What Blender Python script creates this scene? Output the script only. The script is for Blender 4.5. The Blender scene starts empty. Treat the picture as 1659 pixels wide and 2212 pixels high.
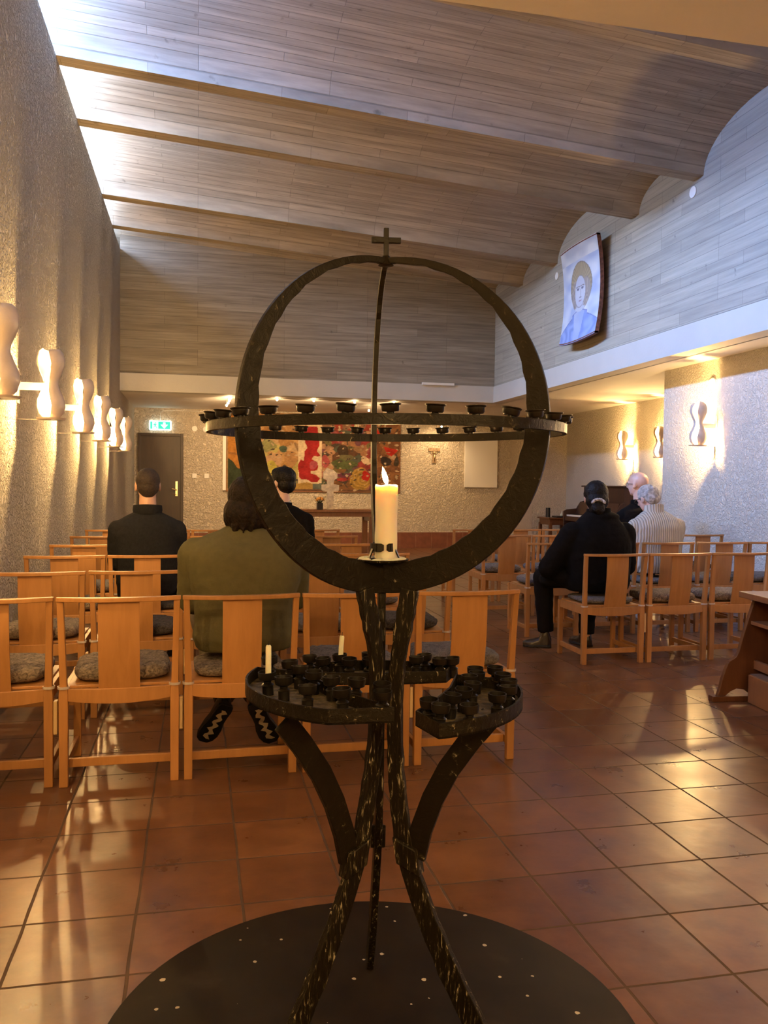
import bpy, bmesh, math, random
import numpy as np
from mathutils import Vector, Matrix, noise as mnoise
PI = math.pi
rad = math.radians
random.seed(7)
SC = bpy.context.scene
COL = SC.collection

# ------------------------------------------------------------------ camera
FPX, W, H = 1810.0, 1659.0, 2212.0
cam = bpy.data.cameras.new('camera')
cam.sensor_fit = 'VERTICAL'
cam.sensor_height = 36.0
cam.lens = FPX * 36.0 / H
cam.clip_start = 0.05
cam.clip_end = 100
cam_ob = bpy.data.objects.new('camera', cam)
COL.objects.link(cam_ob)
RM = [[0.9760087765550304, -0.003451859068446726, -0.2177038188836485],
      [-0.21745348469458295, 0.035029681549313234, -0.9754419016039533],
      [0.010993183421358098, 0.9993803110325544, 0.03343865784894919]]
cam_ob.matrix_world = Matrix([RM[0] + [0.0], RM[1] + [0.0], RM[2] + [1.25], [0, 0, 0, 1]])
SC.camera = cam_ob

# ------------------------------------------------------------------ colour management, world
SC.view_settings.view_transform = 'Standard'
SC.view_settings.look = 'None'
SC.view_settings.gamma = 1.0
SC.view_settings.use_curve_mapping = False
SC.view_settings.exposure = 2.45
cy = SC.cycles
cy.use_denoising = True
cy.max_bounces = 6
cy.diffuse_bounces = 4
cy.glossy_bounces = 3
cy.transmission_bounces = 4
cy.sample_clamp_indirect = 4.0
cy.caustics_reflective = False
cy.caustics_refractive = False
cy.use_adaptive_sampling = True
wd = bpy.data.worlds.new('sky')
SC.world = wd
wd.use_nodes = True
wd.node_tree.nodes['Background'].inputs[0].default_value = (0.55, 0.70, 1.0, 1)
wd.node_tree.nodes['Background'].inputs[1].default_value = 1.0

DAY = (0.24, 0.44, 1.0)
WARM = (1.0, 0.62, 0.23)
DAY_RAD = 62.0        # radiance-like factor of the clerestory daylight
SCONCE_W = 20.0
SPOT_W = 7.0
FILL_W = 68.0

# room data (metres)
XL, XR, YU, YB, ZS = -1.12, 4.72, 13.0, 15.88, 2.59
XP, XREC = 5.27, 6.8
YREAR = 2.28
ZWT = 4.667
SLOPE = 0.0736
def zc(x): return ZWT - SLOPE * (x - XL)
BEAMS = [(2.28, 2.40), (4.13, 4.30), (5.33, 5.50), (7.27, 7.44), (8.47, 8.65), (10.60, 10.78), (11.83, 12.0)]
VAULTS = [(2.40, 4.13, .42), (4.30, 5.33, .27), (5.50, 7.27, .43), (7.44, 8.47, .28), (8.65, 10.60, .43), (10.78, 11.83, .26), (12.0, 13.25, .26)]

def link_light(name, data, loc, rot=None):
    o = bpy.data.objects.new(name, data)
    COL.objects.link(o)
    o.location = loc
    if rot is not None: o.rotation_euler = rot
    return o
# daylight entering through the lunettes above the left wall
DAYW = [1.0, 1.3, 1.5, 1.2, .75, .5, .4]
for (a, b, r), dw in zip(VAULTS, DAYW):
    b = min(b, 12.98)
    d = bpy.data.lights.new('clerestory_daylight', 'AREA')
    d.shape = 'RECTANGLE'
    sy = (b - a) * .82
    sz = r * .72
    d.size = sy; d.size_y = sz
    d.energy = DAY_RAD * sy * sz * dw
    d.spread = rad(104)
    d.color = DAY if b < 8 else (.50, .66, 1.0)
    o = link_light('clerestory_daylight', d, (-1.44, (a + b) / 2, 4.71 + sz / 2))
    # the sky is above: the light comes in sloping down towards the right-hand wall
    o.rotation_euler = Vector((math.cos(rad(33)), 0, -math.sin(rad(33)))).to_track_quat('-Z', 'Y').to_euler()

# ------------------------------------------------------------------ materials
def newmat(name):
    m = bpy.data.materials.new(name); m.use_nodes = True
    nt = m.node_tree; b = nt.nodes['Principled BSDF']
    return m, nt, b
def N(nt, t, **kw):
    n = nt.nodes.new(t)
    for k, v in kw.items():
        if k.startswith('i_'):
            n.inputs[k[2:].replace('_', ' ')].default_value = v
        else: setattr(n, k, v)
    return n
def ramp(nt, stops):
    n = nt.nodes.new('ShaderNodeValToRGB'); e = n.color_ramp.elements
    while len(e) < len(stops): e.new(0.5)
    for i, (p, c) in enumerate(stops):
        e[i].position = p; e[i].color = (c[0], c[1], c[2], 1) if not isinstance(c, (int, float)) else (c, c, c, 1)
    return n
def plain(name, col, rough=.5, metal=0, emis=None, estr=0, spec=None, trans=0, noise=0, nscale=20, bump=0, bscale=80, coat=0):
    m, nt, b = newmat(name)
    b.inputs['Base Color'].default_value = (*col, 1); b.inputs['Roughness'].default_value = rough
    b.inputs['Metallic'].default_value = metal
    if emis: b.inputs['Emission Color'].default_value = (*emis, 1); b.inputs['Emission Strength'].default_value = estr
    if spec is not None: b.inputs['Specular IOR Level'].default_value = spec
    if trans: b.inputs['Transmission Weight'].default_value = trans
    if coat: b.inputs['Coat Weight'].default_value = coat
    tc = N(nt, 'ShaderNodeTexCoord')
    if noise:
        n = N(nt, 'ShaderNodeTexNoise', i_Scale=nscale, i_Detail=3.0)
        nt.links.new(tc.outputs['Object'], n.inputs['Vector'])
        lo = tuple(c * (1 - noise) for c in col); hi = tuple(min(1, c * (1 + noise)) for c in col)
        r = ramp(nt, [(.35, lo), (.65, hi)])
        nt.links.new(n.outputs['Fac'], r.inputs[0]); nt.links.new(r.outputs[0], b.inputs['Base Color'])
    if bump:
        n = N(nt, 'ShaderNodeTexNoise', i_Scale=bscale, i_Detail=3.0)
        nt.links.new(tc.outputs['Object'], n.inputs['Vector'])
        bp = N(nt, 'ShaderNodeBump', i_Strength=bump, i_Distance=.01)
        nt.links.new(n.outputs['Fac'], bp.inputs['Height']); nt.links.new(bp.outputs[0], b.inputs['Normal'])
    return m

def mat_plaster(name, col, strength=1.0, scale=38, dist=.012):
    m, nt, b = newmat(name)
    b.inputs['Roughness'].default_value = 1.0
    b.inputs['Specular IOR Level'].default_value = .04
    tc = N(nt, 'ShaderNodeTexCoord')
    w = N(nt, 'ShaderNodeTexNoise', i_Scale=scale, i_Detail=4.0, i_Roughness=.55, i_Distortion=1.2)
    nt.links.new(tc.outputs['Object'], w.inputs['Vector'])
    r = ramp(nt, [(.40, 0), (.52, .6), (.62, 1)])
    nt.links.new(w.outputs['Fac'], r.inputs[0])
    bp = N(nt, 'ShaderNodeBump', i_Strength=strength, i_Distance=dist)
    nt.links.new(r.outputs[0], bp.inputs['Height']); nt.links.new(bp.outputs[0], b.inputs['Normal'])
    n2 = N(nt, 'ShaderNodeTexNoise', i_Scale=1.2, i_Detail=2.0)
    nt.links.new(tc.outputs['Object'], n2.inputs['Vector'])
    r2 = ramp(nt, [(.3, tuple(c * .93 for c in col)), (.7, col)])
    nt.links.new(n2.outputs['Fac'], r2.inputs[0]); nt.links.new(r2.outputs[0], b.inputs['Base Color'])
    return m

def mat_concrete(name, axes, row=.105, length=1.5, c1=(.36, .33, .29), c2=(.27, .245, .21), streak=(.62, 1.22)):
    """board-marked concrete: boards run along axes[0], stacked along axes[1]"""
    m, nt, b = newmat(name)
    b.inputs['Roughness'].default_value = .8
    b.inputs['Specular IOR Level'].default_value = .3
    tc = N(nt, 'ShaderNodeTexCoord')
    sp = N(nt, 'ShaderNodeSeparateXYZ'); nt.links.new(tc.outputs['Object'], sp.inputs[0])
    cb = N(nt, 'ShaderNodeCombineXYZ')
    nt.links.new(sp.outputs[axes[0]], cb.inputs[0]); nt.links.new(sp.outputs[axes[1]], cb.inputs[1])
    br = N(nt, 'ShaderNodeTexBrick')
    br.offset = .37; br.offset_frequency = 3
    br.inputs['Scale'].default_value = 1.0
    br.inputs['Brick Width'].default_value = length; br.inputs['Row Height'].default_value = row
    br.inputs['Mortar Size'].default_value = .003; br.inputs['Mortar Smooth'].default_value = .6
    br.inputs['Bias'].default_value = 0.0
    br.inputs['Color1'].default_value = (*c1, 1); br.inputs['Color2'].default_value = (*c2, 1)
    br.inputs['Mortar'].default_value = (*[c * .72 for c in c2], 1)
    nt.links.new(cb.outputs[0], br.inputs['Vector'])
    mp = N(nt, 'ShaderNodeMapping'); mp.inputs['Scale'].default_value = (1.3, 26, 1)
    nt.links.new(cb.outputs[0], mp.inputs[0])
    ns = N(nt, 'ShaderNodeTexNoise', i_Scale=1.0, i_Detail=5.0, i_Roughness=.6)
    nt.links.new(mp.outputs[0], ns.inputs['Vector'])
    rs = ramp(nt, [(.25, streak[0]), (.72, streak[1])])
    nt.links.new(ns.outputs['Fac'], rs.inputs[0])
    mx = N(nt, 'ShaderNodeMix', data_type='RGBA', blend_type='MULTIPLY'); mx.inputs[0].default_value = 1
    nt.links.new(br.outputs['Color'], mx.inputs[6]); nt.links.new(rs.outputs[0], mx.inputs[7])
    # small pits
    v = N(nt, 'ShaderNodeTexNoise', i_Scale=9.0, i_Detail=3.0)
    nt.links.new(tc.outputs['Object'], v.inputs['Vector'])
    rv = ramp(nt, [(.22, .45), (.31, 1)])
    nt.links.new(v.outputs['Fac'], rv.inputs[0])
    mx2 = N(nt, 'ShaderNodeMix', data_type='RGBA', blend_type='MULTIPLY'); mx2.inputs[0].default_value = .8
    nt.links.new(mx.outputs[2], mx2.inputs[6]); nt.links.new(rv.outputs[0], mx2.inputs[7])
    nt.links.new(mx2.outputs[2], b.inputs['Base Color'])
    ad = N(nt, 'ShaderNodeMath', operation='ADD')
    ml = N(nt, 'ShaderNodeMath', operation='MULTIPLY'); ml.inputs[1].default_value = -.8
    nt.links.new(br.outputs['Fac'], ml.inputs[0])
    nt.links.new(ml.outputs[0], ad.inputs[0]); nt.links.new(ns.outputs['Fac'], ad.inputs[1])
    bp = N(nt, 'ShaderNodeBump', i_Strength=.5, i_Distance=.008)
    nt.links.new(ad.outputs[0], bp.inputs['Height']); nt.links.new(bp.outputs[0], b.inputs['Normal'])
    return m

def mat_tiles(name, sx=.304, sy=.304, ox=0, oy=0, vert=False, cols=None, rough=.22):
    m, nt, b = newmat(name)
    tc = N(nt, 'ShaderNodeTexCoord')
    sp = N(nt, 'ShaderNodeSeparateXYZ'); nt.links.new(tc.outputs['Object'], sp.inputs[0])
    cb = N(nt, 'ShaderNodeCombineXYZ')
    ax = (0, 2) if vert else (0, 1)
    a0 = N(nt, 'ShaderNodeMath', operation='ADD'); a0.inputs[1].default_value = -ox + 60 * sx
    a1 = N(nt, 'ShaderNodeMath', operation='ADD'); a1.inputs[1].default_value = -oy + 60 * sy
    nt.links.new(sp.outputs[ax[0]], a0.inputs[0]); nt.links.new(sp.outputs[ax[1]], a1.inputs[0])
    wob = N(nt, 'ShaderNodeTexNoise', i_Scale=3.0, i_Detail=2.0)
    nt.links.new(tc.outputs['Object'], wob.inputs['Vector'])
    for i, a in ((0, a0), (1, a1)):
        w2 = N(nt, 'ShaderNodeMath', operation='MULTIPLY_ADD'); w2.inputs[1].default_value = .010
        nt.links.new(wob.outputs['Fac'], w2.inputs[0]); nt.links.new(a.outputs[0], w2.inputs[2])
        nt.links.new(w2.outputs[0], cb.inputs[i])
    br = N(nt, 'ShaderNodeTexBrick')
    br.offset = 0.0
    br.inputs['Scale'].default_value = 1.0
    br.inputs['Brick Width'].default_value = sx; br.inputs['Row Height'].default_value = sy
    br.inputs['Mortar Size'].default_value = .0046; br.inputs['Mortar Smooth'].default_value = .25
    c1, c2, mo = cols or ((.215, .092, .037), (.152, .064, .027), (.10, .058, .03))
    br.inputs['Color1'].default_value = (*c1, 1); br.inputs['Color2'].default_value = (*c2, 1)
    br.inputs['Mortar'].default_value = (*mo, 1)
    nt.links.new(cb.outputs[0], br.inputs['Vector'])
    ns = N(nt, 'ShaderNodeTexNoise', i_Scale=7.0, i_Detail=5.0, i_Roughness=.6)
    nt.links.new(tc.outputs['Object'], ns.inputs['Vector'])
    rs = ramp(nt, [(.3, .72), (.7, 1.2)])
    nt.links.new(ns.outputs['Fac'], rs.inputs[0])
    mx = N(nt, 'ShaderNodeMix', data_type='RGBA', blend_type='MULTIPLY'); mx.inputs[0].default_value = 1
    nt.links.new(br.outputs['Color'], mx.inputs[6]); nt.links.new(rs.outputs[0], mx.inputs[7])
    nt.links.new(mx.outputs[2], b.inputs['Base Color'])
    rr = N(nt, 'ShaderNodeMath', operation='MULTIPLY_ADD'); rr.inputs[1].default_value = .5; rr.inputs[2].default_value = rough
    nt.links.new(br.outputs['Fac'], rr.inputs[0])
    r3 = N(nt, 'ShaderNodeMath', operation='MULTIPLY_ADD'); r3.inputs[1].default_value = .16
    nt.links.new(ns.outputs['Fac'], r3.inputs[0]); nt.links.new(rr.outputs[0], r3.inputs[2])
    nt.links.new(r3.outputs[0], b.inputs['Roughness'])
    b.inputs['Specular IOR Level'].default_value = .45
    n4 = N(nt, 'ShaderNodeTexNoise', i_Scale=5.0, i_Detail=4.0)
    nt.links.new(tc.outputs['Object'], n4.inputs['Vector'])
    h = N(nt, 'ShaderNodeMath', operation='MULTIPLY_ADD'); h.inputs[1].default_value = -1.0
    nt.links.new(br.outputs['Fac'], h.inputs[0])
    h2 = N(nt, 'ShaderNodeMath', operation='MULTIPLY'); h2.inputs[1].default_value = .9
    nt.links.new(n4.outputs['Fac'], h2.inputs[0]); nt.links.new(h2.outputs[0], h.inputs[2])
    bp = N(nt, 'ShaderNodeBump', i_Strength=.6, i_Distance=.006)
    nt.links.new(h.outputs[0], bp.inputs['Height']); nt.links.new(bp.outputs[0], b.inputs['Normal'])
    return m

def mat_wood(name, c1, c2, rough=.4, scale=(30, 30, 3)):
    m, nt, b = newmat(name)
    b.inputs['Roughness'].default_value = rough
    tc = N(nt, 'ShaderNodeTexCoord')
    mp = N(nt, 'ShaderNodeMapping'); mp.inputs['Scale'].default_value = scale
    nt.links.new(tc.outputs['Object'], mp.inputs[0])
    oi = N(nt, 'ShaderNodeObjectInfo')
    cbv = N(nt, 'ShaderNodeVectorMath', operation='ADD')
    nt.links.new(mp.outputs[0], cbv.inputs[0])
    cc = N(nt, 'ShaderNodeCombineXYZ')
    mm = N(nt, 'ShaderNodeMath', operation='MULTIPLY'); mm.inputs[1].default_value = 37.0
    nt.links.new(oi.outputs['Random'], mm.inputs[0]); nt.links.new(mm.outputs[0], cc.inputs[0])
    nt.links.new(cc.outputs[0], cbv.inputs[1])
    ns = N(nt, 'ShaderNodeTexNoise', i_Scale=1.0, i_Detail=4.0, i_Roughness=.6, i_Distortion=.4)
    nt.links.new(cbv.outputs[0], ns.inputs['Vector'])
    r = ramp(nt, [(.3, c2), (.7, c1)])
    nt.links.new(ns.outputs['Fac'], r.inputs[0])
    br = N(nt, 'ShaderNodeMath', operation='MULTIPLY_ADD'); br.inputs[1].default_value = .22; br.inputs[2].default_value = .89
    nt.links.new(oi.outputs['Random'], br.inputs[0])
    mx = N(nt, 'ShaderNodeVectorMath', operation='SCALE')
    nt.links.new(r.outputs[0], mx.inputs[0]); nt.links.new(br.outputs[0], mx.inputs[3])
    nt.links.new(mx.outputs[0], b.inputs['Base Color'])
    return m

def mat_iron(name, wax=.5, vscale=(60, 60, 9)):
    m, nt, b = newmat(name)
    tc = N(nt, 'ShaderNodeTexCoord')
    mp = N(nt, 'ShaderNodeMapping'); mp.inputs['Scale'].default_value = vscale
    nt.links.new(tc.outputs['Object'], mp.inputs[0])
    ns = N(nt, 'ShaderNodeTexNoise', i_Scale=1.0, i_Detail=5.0, i_Roughness=.65, i_Distortion=.8)
    nt.links.new(mp.outputs[0], ns.inputs['Vector'])
    lo = .76 - .24 * wax
    r = ramp(nt, [(.0, (.006, .0042, .002)), (lo, (.010, .007, .003)), (lo + .06, (.05, .04, .02)), (lo + .14, (.50, .44, .30))])
    nt.links.new(ns.outputs['Fac'], r.inputs[0]); nt.links.new(r.outputs[0], b.inputs['Base Color'])
    b.inputs['Roughness'].default_value = .40; b.inputs['Specular IOR Level'].default_value = .22
    bp = N(nt, 'ShaderNodeBump', i_Strength=.5, i_Distance=.004)
    nt.links.new(ns.outputs['Fac'], bp.inputs['Height']); nt.links.new(bp.outputs[0], b.inputs['Normal'])
    return m

def mat_base_plate(name):
    m, nt, b = newmat(name)
    tc = N(nt, 'ShaderNodeTexCoord')
    v = N(nt, 'ShaderNodeTexVoronoi', i_Scale=25.0, i_Randomness=1.0)
    nt.links.new(tc.outputs['Object'], v.inputs['Vector'])
    wn = N(nt, 'ShaderNodeTexNoise', i_Scale=75.0, i_Detail=2.0)
    nt.links.new(tc.outputs['Object'], wn.inputs['Vector'])
    a = N(nt, 'ShaderNodeMath', operation='MULTIPLY_ADD'); a.inputs[1].default_value = .22
    nt.links.new(wn.outputs['Fac'], a.inputs[0]); nt.links.new(v.outputs['Distance'], a.inputs[2])
    sc_ = N(nt, 'ShaderNodeSeparateColor'); nt.links.new(v.outputs['Color'], sc_.inputs[0])
    th = N(nt, 'ShaderNodeMath', operation='MULTIPLY_ADD'); th.inputs[1].default_value = .20; th.inputs[2].default_value = .075
    nt.links.new(sc_.outputs[0], th.inputs[0])
    lt = N(nt, 'ShaderNodeMath', operation='LESS_THAN'); nt.links.new(a.outputs[0], lt.inputs[0]); nt.links.new(th.outputs[0], lt.inputs[1])
    gt = N(nt, 'ShaderNodeMath', operation='GREATER_THAN'); nt.links.new(sc_.outputs[1], gt.inputs[0]); gt.inputs[1].default_value = .35
    ml = N(nt, 'ShaderNodeMath', operation='MULTIPLY'); nt.links.new(lt.outputs[0], ml.inputs[0]); nt.links.new(gt.outputs[0], ml.inputs[1])
    mx = N(nt, 'ShaderNodeMix', data_type='RGBA'); nt.links.new(ml.outputs[0], mx.inputs[0])
    g = N(nt, 'ShaderNodeTexNoise', i_Scale=6.0, i_Detail=5.0)
    nt.links.new(tc.outputs['Object'], g.inputs['Vector'])
    r = ramp(nt, [(.4, (.011, .007, .004)), (.62, (.018, .012, .007)), (.78, (.045, .036, .025))])
    nt.links.new(g.outputs['Fac'], r.inputs[0]); nt.links.new(r.outputs[0], mx.inputs[6])
    mx.inputs[7].default_value = (.6, .52, .38, 1)
    nt.links.new(mx.outputs[2], b.inputs['Base Color'])
    b.inputs['Roughness'].default_value = .6; b.inputs['Specular IOR Level'].default_value = .12
    return m

def mat_fur(name, c1, c2, scale=55):
    m, nt, b = newmat(name)
    b.inputs['Roughness'].default_value = .95
    tc = N(nt, 'ShaderNodeTexCoord')
    ns = N(nt, 'ShaderNodeTexNoise', i_Scale=float(scale), i_Detail=4.0, i_Distortion=1.5)
    nt.links.new(tc.outputs['Object'], ns.inputs['Vector'])
    r = ramp(nt, [(.32, c2), (.66, c1)])
    nt.links.new(ns.outputs['Fac'], r.inputs[0]); nt.links.new(r.outputs[0], b.inputs['Base Color'])
    bp = N(nt, 'ShaderNodeBump', i_Strength=1.0, i_Distance=.012)
    nt.links.new(ns.outputs['Fac'], bp.inputs['Height']); nt.links.new(bp.outputs[0], b.inputs['Normal'])
    return m

def mat_vcol(name, rough=.85, bump=.4, bscale=60, spec=.2):
    m, nt, b = newmat(name)
    a = N(nt, 'ShaderNodeVertexColor'); a.layer_name = 'paint'
    nt.links.new(a.outputs[0], b.inputs['Base Color'])
    b.inputs['Roughness'].default_value = rough; b.inputs['Specular IOR Level'].default_value = spec
    tc = N(nt, 'ShaderNodeTexCoord')
    ns = N(nt, 'ShaderNodeTexNoise', i_Scale=float(bscale), i_Detail=3.0)
    nt.links.new(tc.outputs['Object'], ns.inputs['Vector'])
    bp = N(nt, 'ShaderNodeBump', i_Strength=bump, i_Distance=.01)
    nt.links.new(ns.outputs['Fac'], bp.inputs['Height']); nt.links.new(bp.outputs[0], b.inputs['Normal'])
    return m

def mat_knit(name, col, freq=60):
    m, nt, b = newmat(name)
    b.inputs['Roughness'].default_value = .95
    tc = N(nt, 'ShaderNodeTexCoord')
    w = N(nt, 'ShaderNodeTexWave', wave_type='BANDS', bands_direction='X'); w.inputs['Scale'].default_value = freq / 6.0
    w.inputs['Distortion'].default_value = .6; w.inputs['Detail'].default_value = 1.0
    nt.links.new(tc.outputs['Object'], w.inputs['Vector'])
    r = ramp(nt, [(.08, tuple(c * .55 for c in col)), (.3, col)])
    nt.links.new(w.outputs['Fac'], r.inputs[0]); nt.links.new(r.outputs[0], b.inputs['Base Color'])
    bp = N(nt, 'ShaderNodeBump', i_Strength=.8, i_Distance=.008)
    nt.links.new(w.outputs['Fac'], bp.inputs['Height']); nt.links.new(bp.outputs[0], b.inputs['Normal'])
    return m

M = {}
M['plaster'] = mat_plaster('rough_plaster', (.76, .70, .60), scale=27, dist=.035)
M['plaster_right'] = mat_plaster('rough_plaster_right', (.74, .69, .60), strength=.8, scale=30, dist=.016)
M['plaster_back'] = mat_plaster('rough_plaster_back', (.74, .63, .49), strength=.9, scale=22, dist=.025)
M['trim'] = plain('fascia_paint', (.56, .54, .50), .7, noise=.03, nscale=2, bump=.15, bscale=30)
M['paint'] = plain('smooth_paint', (.80, .76, .70), .7, noise=.03, nscale=2, bump=.15, bscale=30)
M['conc_back'] = mat_concrete('concrete_back', (0, 2), row=.12, length=1.3, c1=(.34, .30, .245), c2=(.27, .235, .19))
M['conc_right'] = mat_concrete('concrete_right', (1, 2), row=.12, length=1.0, c1=(.45, .415, .34), c2=(.385, .355, .295), streak=(.76, 1.14))
M['conc_ceil'] = mat_concrete('concrete_vault', (0, 1), row=.062, length=1.1, c1=(.46, .385, .295), c2=(.37, .31, .235))
M['tiles'] = mat_tiles('floor_tiles', ox=-.163, oy=3.088)
M['skirt'] = mat_tiles('skirting_tiles', ox=3.87, oy=.004, vert=True, sx=.32, sy=.31, cols=((.23, .075, .035), (.17, .058, .03), (.30, .17, .10)), rough=.4)
M['oak'] = mat_wood('light_oak', (.50, .235, .075), (.41, .185, .055))
M['oak_pale'] = mat_wood('pale_wood', (.72, .52, .27), (.66, .46, .23))
M['oak_dark'] = mat_wood('stained_wood', (.15, .055, .02), (.11, .038, .014), rough=.35)
M['oak_mid'] = mat_wood('brown_wood', (.30, .135, .05), (.24, .10, .036), rough=.35)
M['piano'] = mat_wood('piano_wood', (.045, .015, .008), (.030, .010, .006), rough=.5)
M['door'] = mat_wood('door_wood', (.045, .022, .012), (.03, .015, .009), rough=.4)
M['iron'] = mat_iron('waxed_iron', .62, (48, 48, 48))
M['iron_wax'] = mat_iron('wax_streaked_iron', .90, (150, 150, 26))
M['iron_tray'] = mat_iron('wax_spotted_iron', .75, (90, 90, 90))
M['tray_floor'] = plain('waxy_tray_floor', (.11, .09, .055), .35, noise=.6, nscale=55, bump=.5, bscale=60)
M['base'] = mat_base_plate('painted_steel')
M['cup'] = plain('black_cup', (.009, .007, .005), .35, spec=.35)
M['brass'] = plain('brass', (.75, .62, .38), .25, metal=1)
M['wax'] = plain('candle_wax', (.88, .80, .66), .45, noise=.03, nscale=9)
for w_ in ('wax',):
    bb = M[w_].node_tree.nodes['Principled BSDF']
    bb.inputs['Subsurface Weight'].default_value = .6
    bb.inputs['Subsurface Radius'].default_value = (.05, .025, .01)
    bb.inputs['Subsurface Scale'].default_value = .6
M['wick'] = plain('wick', (.02, .015, .01), .9)
M['flame'] = plain('flame', (1, .7, .3), .5, emis=(1.0, .62, .25), estr=22)
M['bulb'] = plain('bulb_glow', (1, .8, .5), .4, emis=(1.0, .62, .28), estr=14)
M['spotbulb'] = plain('halogen_glow', (1, .8, .5), .4, emis=(1.0, .66, .33), estr=14)
M['ceramic'] = plain('white_ceramic', (.58, .49, .42), .3, noise=.05, nscale=14, bump=.25, bscale=25)
M['white_metal'] = plain('white_metal', (.8, .76, .68), .4)
M['white'] = plain('white_board', (.84, .80, .73), .6)
M['fur_brown'] = mat_fur('grey_brown_fur', (.30, .235, .17), (.075, .055, .04))
M['fur_dark'] = mat_fur('dark_fur', (.085, .07, .06), (.02, .017, .015))
M['fur_grey'] = mat_fur('grey_fur', (.22, .20, .185), (.08, .075, .07))
M['skin'] = plain('skin', (.62, .36, .25), .5, noise=.06, nscale=12)
M['skin_pale'] = plain('pale_skin', (.70, .45, .36), .4, noise=.06, nscale=12)
M['hair_brown'] = plain('short_brown_hair', (.030, .017, .009), .7, noise=.4, nscale=90, bump=.5, bscale=160)
M['hair_dark'] = plain('dark_hair', (.012, .0065, .004), .65, spec=.2, noise=.5, nscale=50, bump=.7, bscale=70)
M['hair_black'] = plain('black_hair', (.004, .003, .0025), .55, spec=.25, noise=.4, nscale=60, bump=.6, bscale=80)
M['hair_grey'] = plain('grey_hair', (.42, .40, .38), .6, noise=.35, nscale=35, bump=.7, bscale=60)
M['navy'] = plain('navy_sweater', (.016, .016, .017), .95, spec=.15, noise=.15, nscale=60, bump=.3, bscale=200)
M['olive'] = plain('olive_sweater', (.110, .098, .045), .95, spec=.15, noise=.06, nscale=30, bump=.15, bscale=120)
M['cream'] = mat_knit('cream_ribbed_knit', (.62, .56, .46), freq=95)
M['black_coat'] = plain('black_coat', (.0045, .004, .004), .9, spec=.12, noise=.2, nscale=30, bump=.3, bscale=40)
M['suit'] = plain('dark_suit', (.006, .005, .0045), .9, spec=.12)
M['trouser'] = plain('dark_trousers', (.008, .0065, .006), .9, spec=.12)
M['khaki'] = plain('khaki_trousers', (.12, .10, .065), .85, noise=.2, nscale=15)
M['shirt'] = plain('white_shirt', (.6, .55, .48), .8)
M['leather'] = plain('brown_leather', (.035, .022, .014), .25)
M['sole'] = plain('black_sole', (.012, .011, .010), .6)
M['sole_pat'] = plain('beige_sole', (.34, .27, .18), .7)
M['grey'] = plain('shoe_grey', (.35, .32, .28), .7)
M['glass'] = plain('clear_glass', (.97, .93, .86), .04, trans=.92)
M['cast_glass'] = plain('cast_glass', (.85, .70, .55), .3, trans=.35, noise=.25, nscale=20, bump=.5, bscale=30)
M['vase'] = plain('dark_vase', (.03, .025, .03), .2)
M['petal'] = plain('orange_petals', (.85, .42, .10), .7, noise=.2, nscale=40)
M['leaf'] = plain('dark_leaves', (.04, .06, .02), .6)
M['black_pl'] = plain('black_plastic', (.012, .012, .012), .4)
M['keys'] = plain('ivory_keys', (.8, .76, .68), .35)
M['sign_green'] = plain('sign_green', (.0, .30, .16), .5, emis=(.02, .62, .38), estr=.28)
M['sign_white'] = plain('sign_white', (.9, .95, .95), .5, emis=(.80, 1.0, .95), estr=.55)
M['red_edge'] = plain('reddish_wood', (.20, .075, .045), .7, noise=.4, nscale=25)
M['steel'] = plain('steel', (.5, .46, .4), .3, metal=1)
M['paper'] = plain('paper', (.8, .77, .7), .8)

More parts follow.
